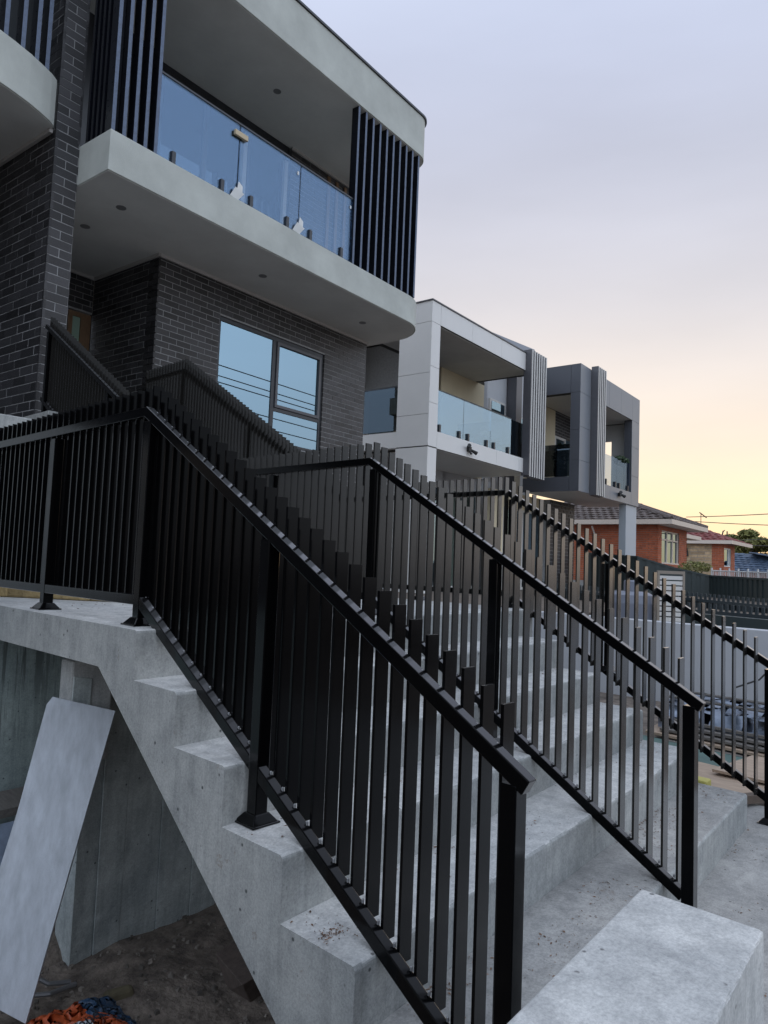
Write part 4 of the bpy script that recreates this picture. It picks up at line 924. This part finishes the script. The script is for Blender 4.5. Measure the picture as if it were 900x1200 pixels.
f = H1.part('window', MB().box(29.95, 30.05, 8.76, 8.84, .55, 1.86).box(30.78, 30.88, 8.76, 8.84, .55, 1.86).box(31.6, 31.7, 8.76, 8.84, .55, 1.86).box(32.35, 32.45, 8.76, 8.84, .55, 1.86).box(30.05, 32.35, 8.76, 8.84, 1.46, 1.52).box(29.95, 32.45, 8.76, 8.84, 1.80, 1.86).box(29.95, 32.45, 8.72, 8.84, .5, .56), 'gutter')
H1.part('pane', MB().box(30.0, 32.4, 8.80, 8.81, .56, 1.8), 'glass', f)
H1.part('curtain', MB().box(30.1, 30.75, 8.9, 8.93, .56, 1.46).box(31.75, 32.3, 8.9, 8.93, .56, 1.46), 'curtain')
H1.part('fascia', MB().box(28.88, 34.5, 8.02, 8.10, 2.03, 2.22).box(28.88, 28.96, 8.10, 17, 2.03, 2.22).box(34.42, 34.5, 8.1, 12, 2.03, 2.22), 'gutter')
H1.part('eave_lining', MB().box(28.96, 34.42, 8.1, 8.72, 2.04, 2.07).box(28.96, 29.42, 8.72, 16.9, 2.04, 2.07), 'white')
H1.part('porch_roof', MB().box(34.6, 38.2, 9.2, 14, 1.84, 2.02), 'gutter')
H1.part('downpipe', MB().tube([(29.36, 11.3, -1), (29.36, 11.3, 1.7), (29.1, 11.3, 1.95)], .04, 8), 'white')
mb = MB(); EZ = 2.2
tile_plane(mb, (28.9, 8.05, EZ), (5.6, 0, 0), (0, 4.4, 1.62), 18, 14, clip=lambda a, b: b*4.4 < a*5.6*1.02 and b*4.4 < (1-a)*5.6*1.6)
tile_plane(mb, (28.9, 17.0, EZ), (0, -8.95, 0), (2.8, 0, 1.04), 30, 9, clip=lambda a, b: b*2.8 < (1-a)*8.95 and b*2.8 < a*9+.01)
tile_plane(mb, (34.5, 8.05, EZ), (0, 8.95, 0), (-1.6, 0, 1.0), 30, 5, clip=lambda a, b: b*2.8 < a*8.95)
H1.part('roof_tile', mb, 'rooftile', stuff=True)
H1.part('roof', MB().hexa([(28.9, 8.05, 2.18), (34.5, 8.05, 2.18), (34.5, 17, 2.18), (28.9, 17, 2.18), (31.6, 11.0, 3.16), (32.4, 11.0, 3.2), (32.4, 14, 3.2), (31.6, 14, 3.16)]), 'rooftile')
H1.part('ridge_cap', MB().tube([(28.9, 8.05, EZ+.06), (31.65, 10.8, 3.24)], .08, 8).tube([(34.5, 8.05, EZ+.06), (32.4, 10.8, 3.26)], .08, 8), 'rooftile')
an = H1.part('antenna', MB().tube([(33.0, 11.5, 3.0), (33.0, 11.5, 4.15)], .02, 6).tube([(32.7, 11.5, 4.0), (33.3, 11.5, 4.1)], .012, 5).tube([(33.0, 11.3, 3.65), (33.4, 11.6, 3.7)], .03, 6), 'wire')

H2h = Thing('brick_house', 'farther brick house with maroon tiled roof and banded sandstone wall', 'house', (45.4, 9.7, -1.6), house=True)
H2h.part('wall', MB().box(45.43, 45.6, 9.73, 13, -1.6, 2.0).box(47.4, 48.4, 9.73, 10, -1.6, 2.0).box(45.6, 47.4, 9.73, 9.9, -1.6, .7).box(45.6, 47.4, 9.73, 9.9, 1.8, 2.0), 'mortar')
brick_face(H2h, 'v', 45.42, 9.7, 10.35, -.5, 2.0, -1, 0, 'redbrick', L=.3, Hh=.1, j=.012)
brick_face(H2h, 'u', 9.72, 45.4, 48.4, -.5, 2.0, -1, 0, 'redbrick', L=.3, Hh=.1, j=.012, holes=[(45.6, 47.4, .7, 1.8)])
brick_face(H2h, 'v', 45.42, 10.35, 13, -.5, 2.0, -1, 0, 'sandstone', L=.8, Hh=.17, j=.02, name='stone')
f = H2h.part('window', MB().box(45.6, 45.7, 9.76, 9.84, .7, 1.8).box(46.9, 47.0, 9.76, 9.84, .7, 1.8).box(47.3, 47.4, 9.76, 9.84, .7, 1.8).box(45.7, 47.3, 9.76, 9.84, 1.72, 1.8).box(45.7, 47.3, 9.76, 9.84, .7, .76), 'white')
H2h.part('pane', MB().box(45.7, 47.3, 9.80, 9.81, .76, 1.72), 'glass', f)
H2h.part('fascia', MB().box(45.0, 50.8, 9.15, 9.23, 2.0, 2.2).box(45.0, 45.08, 9.23, 14, 2.0, 2.2), 'gutter')
H2h.part('roof', MB().hexa([(45.02, 9.17, 2.14), (50.8, 9.17, 2.14), (50.8, 16, 2.14), (45.02, 16, 2.14), (47.4, 11.7, 3.05), (48.6, 11.7, 3.05), (48.6, 13.5, 3.05), (47.4, 13.5, 3.05)]), 'redtile')
mb = MB()
tile_plane(mb, (45.02, 9.17, 2.16), (5.8, 0, 0), (0, 2.5, .93), 16, 8, clip=lambda a, b: b*2.5 < a*5.8 and b*2.5 < (1-a)*5.8)
tile_plane(mb, (45.02, 16, 2.16), (0, -6.83, 0), (2.4, 0, .93), 20, 8, clip=lambda a, b: b*2.4 < (1-a)*6.83)
H2h.part('roof_tile', mb, 'redtile', stuff=True)
H2h.part('wall_ornament', MB().tube([(45.35, 11.75, 1.25), (45.35, 11.75, 1.75)], [.12, .05], 8), 'wire')
H2h.part('antenna', MB().tube([(46.8, 11.3, 2.7), (46.8, 11.3, 3.95)], .02, 6).tube([(46.5, 11.3, 3.95), (47.3, 11.1, 3.7)], .035, 6), 'wire')
H2h.part('antenna', MB().tube([(48.9, 10.6, 2.4), (49.0, 10.5, 3.0)], .04, 6).tube([(49.6, 10.4, 2.5), (49.6, 10.4, 3.0)], .04, 6).tube([(49.0, 10.5, 2.95), (49.4, 10.5, 3.05)], .03, 6), 'wire')

H3h = Thing('tiled_house', 'distant low house with slate-blue tiled roof at the right edge', 'house', (60, 8, -2), house=True)
H3h.part('wall', MB().box(59.5, 72, 5, 12.6, -2, .6), 'redbrick')
H3h.part('roof', MB().hexa([(58.6, 3, .42), (73, 3, .42), (73, 13.2, .62), (58.6, 13.2, .62), (61.2, 11.0, 1.98), (70, 11.0, 1.98), (70, 12.2, 1.98), (61.2, 12.2, 1.98)]), 'bluetile')
mb = MB()
tile_plane(mb, (58.6, 3, .46), (14.4, 0, 0), (1.2, 8.0, 1.56), 34, 14, th=.07)
tile_plane(mb, (58.6, 13.2, .62), (0, -10.2, -.2), (2.6, -.6, 1.36), 24, 8, th=.07, clip=lambda a, b: b < (1-a)*1.05)
H3h.part('roof_tile', mb, 'bluetile', stuff=True)

# white ironwork balustrade and hedge along the fence top
wb = Thing('iron_balustrade', 'small white ironwork balustrade above the steel fence at right', 'balustrade', (25.4, 8.4, -.2))
A_, B_ = Vector((25.6, 8.5, .25)), Vector((23.6, 5.7, .22))
n_ = 40
wb.part('rail', MB().tube([A_, B_], .02, 6).tube([A_-Vector((0, 0, .26)), B_-Vector((0, 0, .26))], .02, 6), 'whitemetal')
for i in range(n_):
    p = A_.lerp(B_, i/(n_-1)); wb.part('baluster', MB().tube([p-Vector((0, 0, .26)), p+Vector((0, 0, .0 if i % 5 else .1))], .014 if i % 5 else .03, 5), 'whitemetal')
hd = MB()
hg = leaves(None, (27.2, 9.6, .38), (1.0, .5, .22), 500, .07, 'leaf'); hd.v += hg.v; hd.f += hg.f
single('hedge', hd, 'leaf', 'small green hedge peeping over the steel fence below the brick houses', 'hedge', base=(27.2, 9.6, 0))

def tree(px, py, h, spread, n, label, sz=.26, gz=-2, bare=.0):
    T = Thing('gum_tree', label, 'tree', (px, py, gz)); rnd = random.Random(int(px*13+py*7))
    mb = MB(); top = gz+h
    mb.tube([(px, py, gz), (px+.2, py, gz+h*.35), (px-.1, py+.1, gz+h*.6)], [.3, .22, .14], 8)
    cl = []
    for i in range(16):
        a = rnd.uniform(0, 6.28); r_ = spread*rnd.uniform(.25, 1); z = gz+h*rnd.uniform(.55, .97)
        c = (px+r_*math.cos(a), py+r_*math.sin(a), z-.25*r_); cl.append(c)
        mb.tube([(px, py, gz+h*.45), ((px+c[0])/2, (py+c[1])/2, (gz+h*.45+z)/2+.3), c], [.12, .07, .03], 5)
    T.part('trunk', mb, 'bark')
    fm = MB()
    for c in cl:
        k = leaves(None, c, (spread*.33, spread*.33, spread*.17), n, sz, 'leaf'); b0 = len(fm.v); fm.v += k.v; fm.f += [tuple(x+b0 for x in f) for f in k.f]
    T.part('crown', fm, 'leaf', stuff=True)
tree(81.0, 23.6, 7.2, 2.9, 420, 'olive gum tree between the maroon roof and the blue roof')
tree(83.5, 20.4, 6.6, 2.7, 420, 'rounded gum tree at the right edge behind the blue roof')
tree(95, 30, 6.8, 2.2, 150, 'small far gum tree rising just past the maroon roof')
for (x, y) in ((100, 16), (105, 24)): tree(x, y, 4.8, 3.2, 160, 'low far scrubby tree on the skyline %s' % ('nearest the frame edge' if y == 16 else 'between the gum trees'), .4)

# overhead cables
def sag(A, B, s, n=14):
    A, B = Vector(A), Vector(B); return [A.lerp(B, i/n)-Vector((0, 0, s*4*(i/n)*(1-i/n))) for i in range(n+1)]
for k, (A, B, lab) in enumerate((((56.3, 20.6, 4.6), (44, 4, 4.2), 'upper overhead cable sweeping right above the maroon roof'), ((56.3, 20.6, 4.3), (50, 6, 3.35), 'second overhead cable just under the upper one'),
        ((60, 20.5, 3.0), (44, 6, 2.75), 'third overhead cable above the gum trees'), ((60, 19.5, 2.75), (50, 8, 2.3), 'lowest faint overhead cable by the gum trees'))):
    single('overhead_cable', MB().tube(sag(A, B, .15), .028, 5), 'wire', lab, 'cable', base=A, group='overhead cables at the right')
# street cables and poles on the opposite side of the road (seen mirrored in the glass)
for k, (z, v) in enumerate(((7.3, -9), (6.8, -9.4), (5.9, -9), (5.2, -9.3), (4.7, -9), (9.1, -9), (8.7, -9.3), (8.3, -9))):
    single('street_cable', MB().tube([H2W(-10, v, z+.6), H2W(10, v, z), H2W(34, v, z-.3), H2W(70, v, z)], .026, 5), 'wire', 'street power cable mirrored in the window, %s' % ['third from the top', 'fourth from the top', 'fifth from the top', 'third from the bottom', 'second from the bottom', 'topmost', 'just under the topmost', 'fourth from the bottom'][k], 'cable', base=H2W(10, v, z), group='street power cables')

# ------------------------------------------------------------------ builders' materials at right
G = 'boards stacked on the ground by the white wall'
labs = ['lowest weathered board of the stack by the white wall', 'second weathered board up in the stack', 'middle weathered board of the stack', 'fourth weathered board up in the stack', 'fifth weathered board, just under the plastic-wrapped bundle']
for i in range(5):
    x0 = 6.1+random.uniform(-.05, .05)+i*.05; z = GZ+.03+i*.038; y0, y1 = .3+random.uniform(-.2, .1), 2.5+random.uniform(-.1, .2)
    single('timber_board', MB().hexa([(x0, y0, z), (x0+.9, y0+.1, z), (x0+1.15, y1+.1, z), (x0+.25, y1, z), (x0, y0, z+.024), (x0+.9, y0+.1, z+.024), (x0+1.15, y1+.1, z+.024), (x0+.25, y1, z+.024)]), 'oldtimber' if i != 1 else 'plywood', labs[i], 'board', base=(6.3, 2.3, z), group=G, b=.003)
single('green_board', MB().hexa([(5.75, .6, GZ+.01), (6.15, .6, GZ+.01), (6.4, 2.7, GZ+.01), (6.0, 2.7, GZ+.01), (5.75, .6, GZ+.03), (6.15, .6, GZ+.05), (6.4, 2.7, GZ+.05), (6.0, 2.7, GZ+.03)]), 'greensheet', 'dull green sheet sticking out under the board stack', 'board', base=(6.1, 2.2, GZ))
wr = MB(); nx, ny = 26, 10
def wp(i, j):
    a, b = i/nx, j/ny; y = .3+2.35*a; x = 6.35+.25*a+1.1*b; z = GZ+.245+.09*math.sin(b*math.pi)**.5+.03*noise.noise(Vector((a*9, b*6, 2)))+.02*noise.noise(Vector((a*25, b*9, 7)))-(.04 if b in (0, 1) else 0)
    return (x, y, z)
for i in range(nx):
    for j in range(ny): wr.quad(wp(i, j), wp(i+1, j), wp(i+1, j+1), wp(i, j+1))
for i in range(nx): p, q = wp(i, 0), wp(i+1, 0); wr.quad((p[0], p[1], p[2]-.10), (q[0], q[1], q[2]-.10), q, p)
o = single('wrapped_bundle', wr, 'plastic', 'blue-grey plastic-wrapped bundle lying on top of the board stack', 'bundle', base=(6.8, 2.3, GZ), smooth=True)
b_ = bmesh.new(); b_.from_mesh(o.data); bmesh.ops.remove_doubles(b_, verts=b_.verts, dist=.001); b_.to_mesh(o.data); b_.free()
for i, (x, z) in enumerate(((6.62, GZ+.345), (6.95, GZ+.36))):
    single('timber_strap', MB().tube([(x, .3, z), (x+.12, 1.5, z+.012), (x+.25, 2.7, z)], .014, 6), 'oldtimber', 'thin dark batten across the wrapped bundle, %s' % ('nearer the stairs' if i == 0 else 'nearer the white wall'), 'batten', base=(x, 2, z))
single('plywood_sheet', MB().hexa([(4.95, 1.62, GZ+.006), (5.75, 1.35, GZ+.006), (6.05, 2.75, GZ+.006), (5.2, 2.95, GZ+.006), (4.95, 1.62, GZ+.03), (5.75, 1.35, GZ+.05), (6.05, 2.75, GZ+.03), (5.2, 2.95, GZ+.03)]), 'plywood', 'pinkish plywood offcut on the ground beside the lowest step', 'plywood', base=(5.4, 2.2, GZ), b=.002)
single('plywood_sheet', MB().hexa([(5.55, .95, GZ+.06), (6.3, .8, GZ+.06), (6.2, 1.75, GZ+.08), (5.6, 1.85, GZ+.06), (5.55, .95, GZ+.08), (6.3, .8, GZ+.08), (6.2, 1.75, GZ+.10), (5.6, 1.85, GZ+.08)]), 'plywood', 'second plywood offcut lying behind the foot of the farthest railing', 'plywood', base=(5.9, 1.3, GZ), b=.002)
single('yellow_spacer', MB().box(4.92, 5.02, 1.66, 1.76, GZ+.0, GZ+.16), 'yellow', 'faded yellow plastic block beside the lowest step', 'block', base=(4.97, 1.7, GZ), b=.01)
single('steel_angle', MB().hexa([(4.85, 1.62, GZ+.02), (5.7, 1.18, GZ+.02), (5.72, 1.24, GZ+.02), (4.87, 1.68, GZ+.02), (4.85, 1.62, GZ+.07), (5.7, 1.18, GZ+.07), (5.72, 1.24, GZ+.07), (4.87, 1.68, GZ+.07)]), 'bark', 'dark brown timber strip lying across the plywood', 'strip', base=(5.3, 1.4, GZ))
for i, (x, y) in enumerate(((7.75, .9), (7.9, .95), (8.05, 1.0))):
    single('reinforcing_bar', MB().tube([(x, y-.6, GZ+.20+.05*i), (x+.05, y+.5, GZ+.26+.05*i), (x+.1, y+1.25, GZ+.12)], .012, 5), 'wire', ['dark steel bar on top of the pile, nearest the stairs', 'dark steel bar in the middle of the pile top', 'dark steel bar closest to the white wall'][i], 'steel bar', base=(x, y, GZ+.4))
single('loose_cable', MB().tube([(8.55, 1.9, -.62), (8.5, 2.15, -.85), (8.4, 2.3, -1.05), (8.2, 2.5, -1.15)], .010, 5), 'wire', 'thin black cable hanging down the white wall', 'cable', base=(8.5, 2.1, -.9))
mb = MB()
for i in range(160):
    x = random.uniform(4.85, 5.9); y = random.uniform(2.3, 4.6); r = random.uniform(.015, .05); z = GZ
    a = random.uniform(0, 1.5); P_ = []
    for zz, k in ((z-r*.3, 1), (z+r, .6)):
        for q in range(4): t = a+q*math.pi/2+random.uniform(-.3, .3); P_.append((x+r*k*math.cos(t), y+r*k*math.sin(t), zz+random.uniform(-.2, .2)*r))
    mb.hexa(P_)
single('rubble', mb, mat('brick_rubble', (.20, .14, .11), .9, 0, .3, 10, rnd=.5), 'loose brick and stone rubble beside the right end of the stairs', 'rubble', kind='stuff')
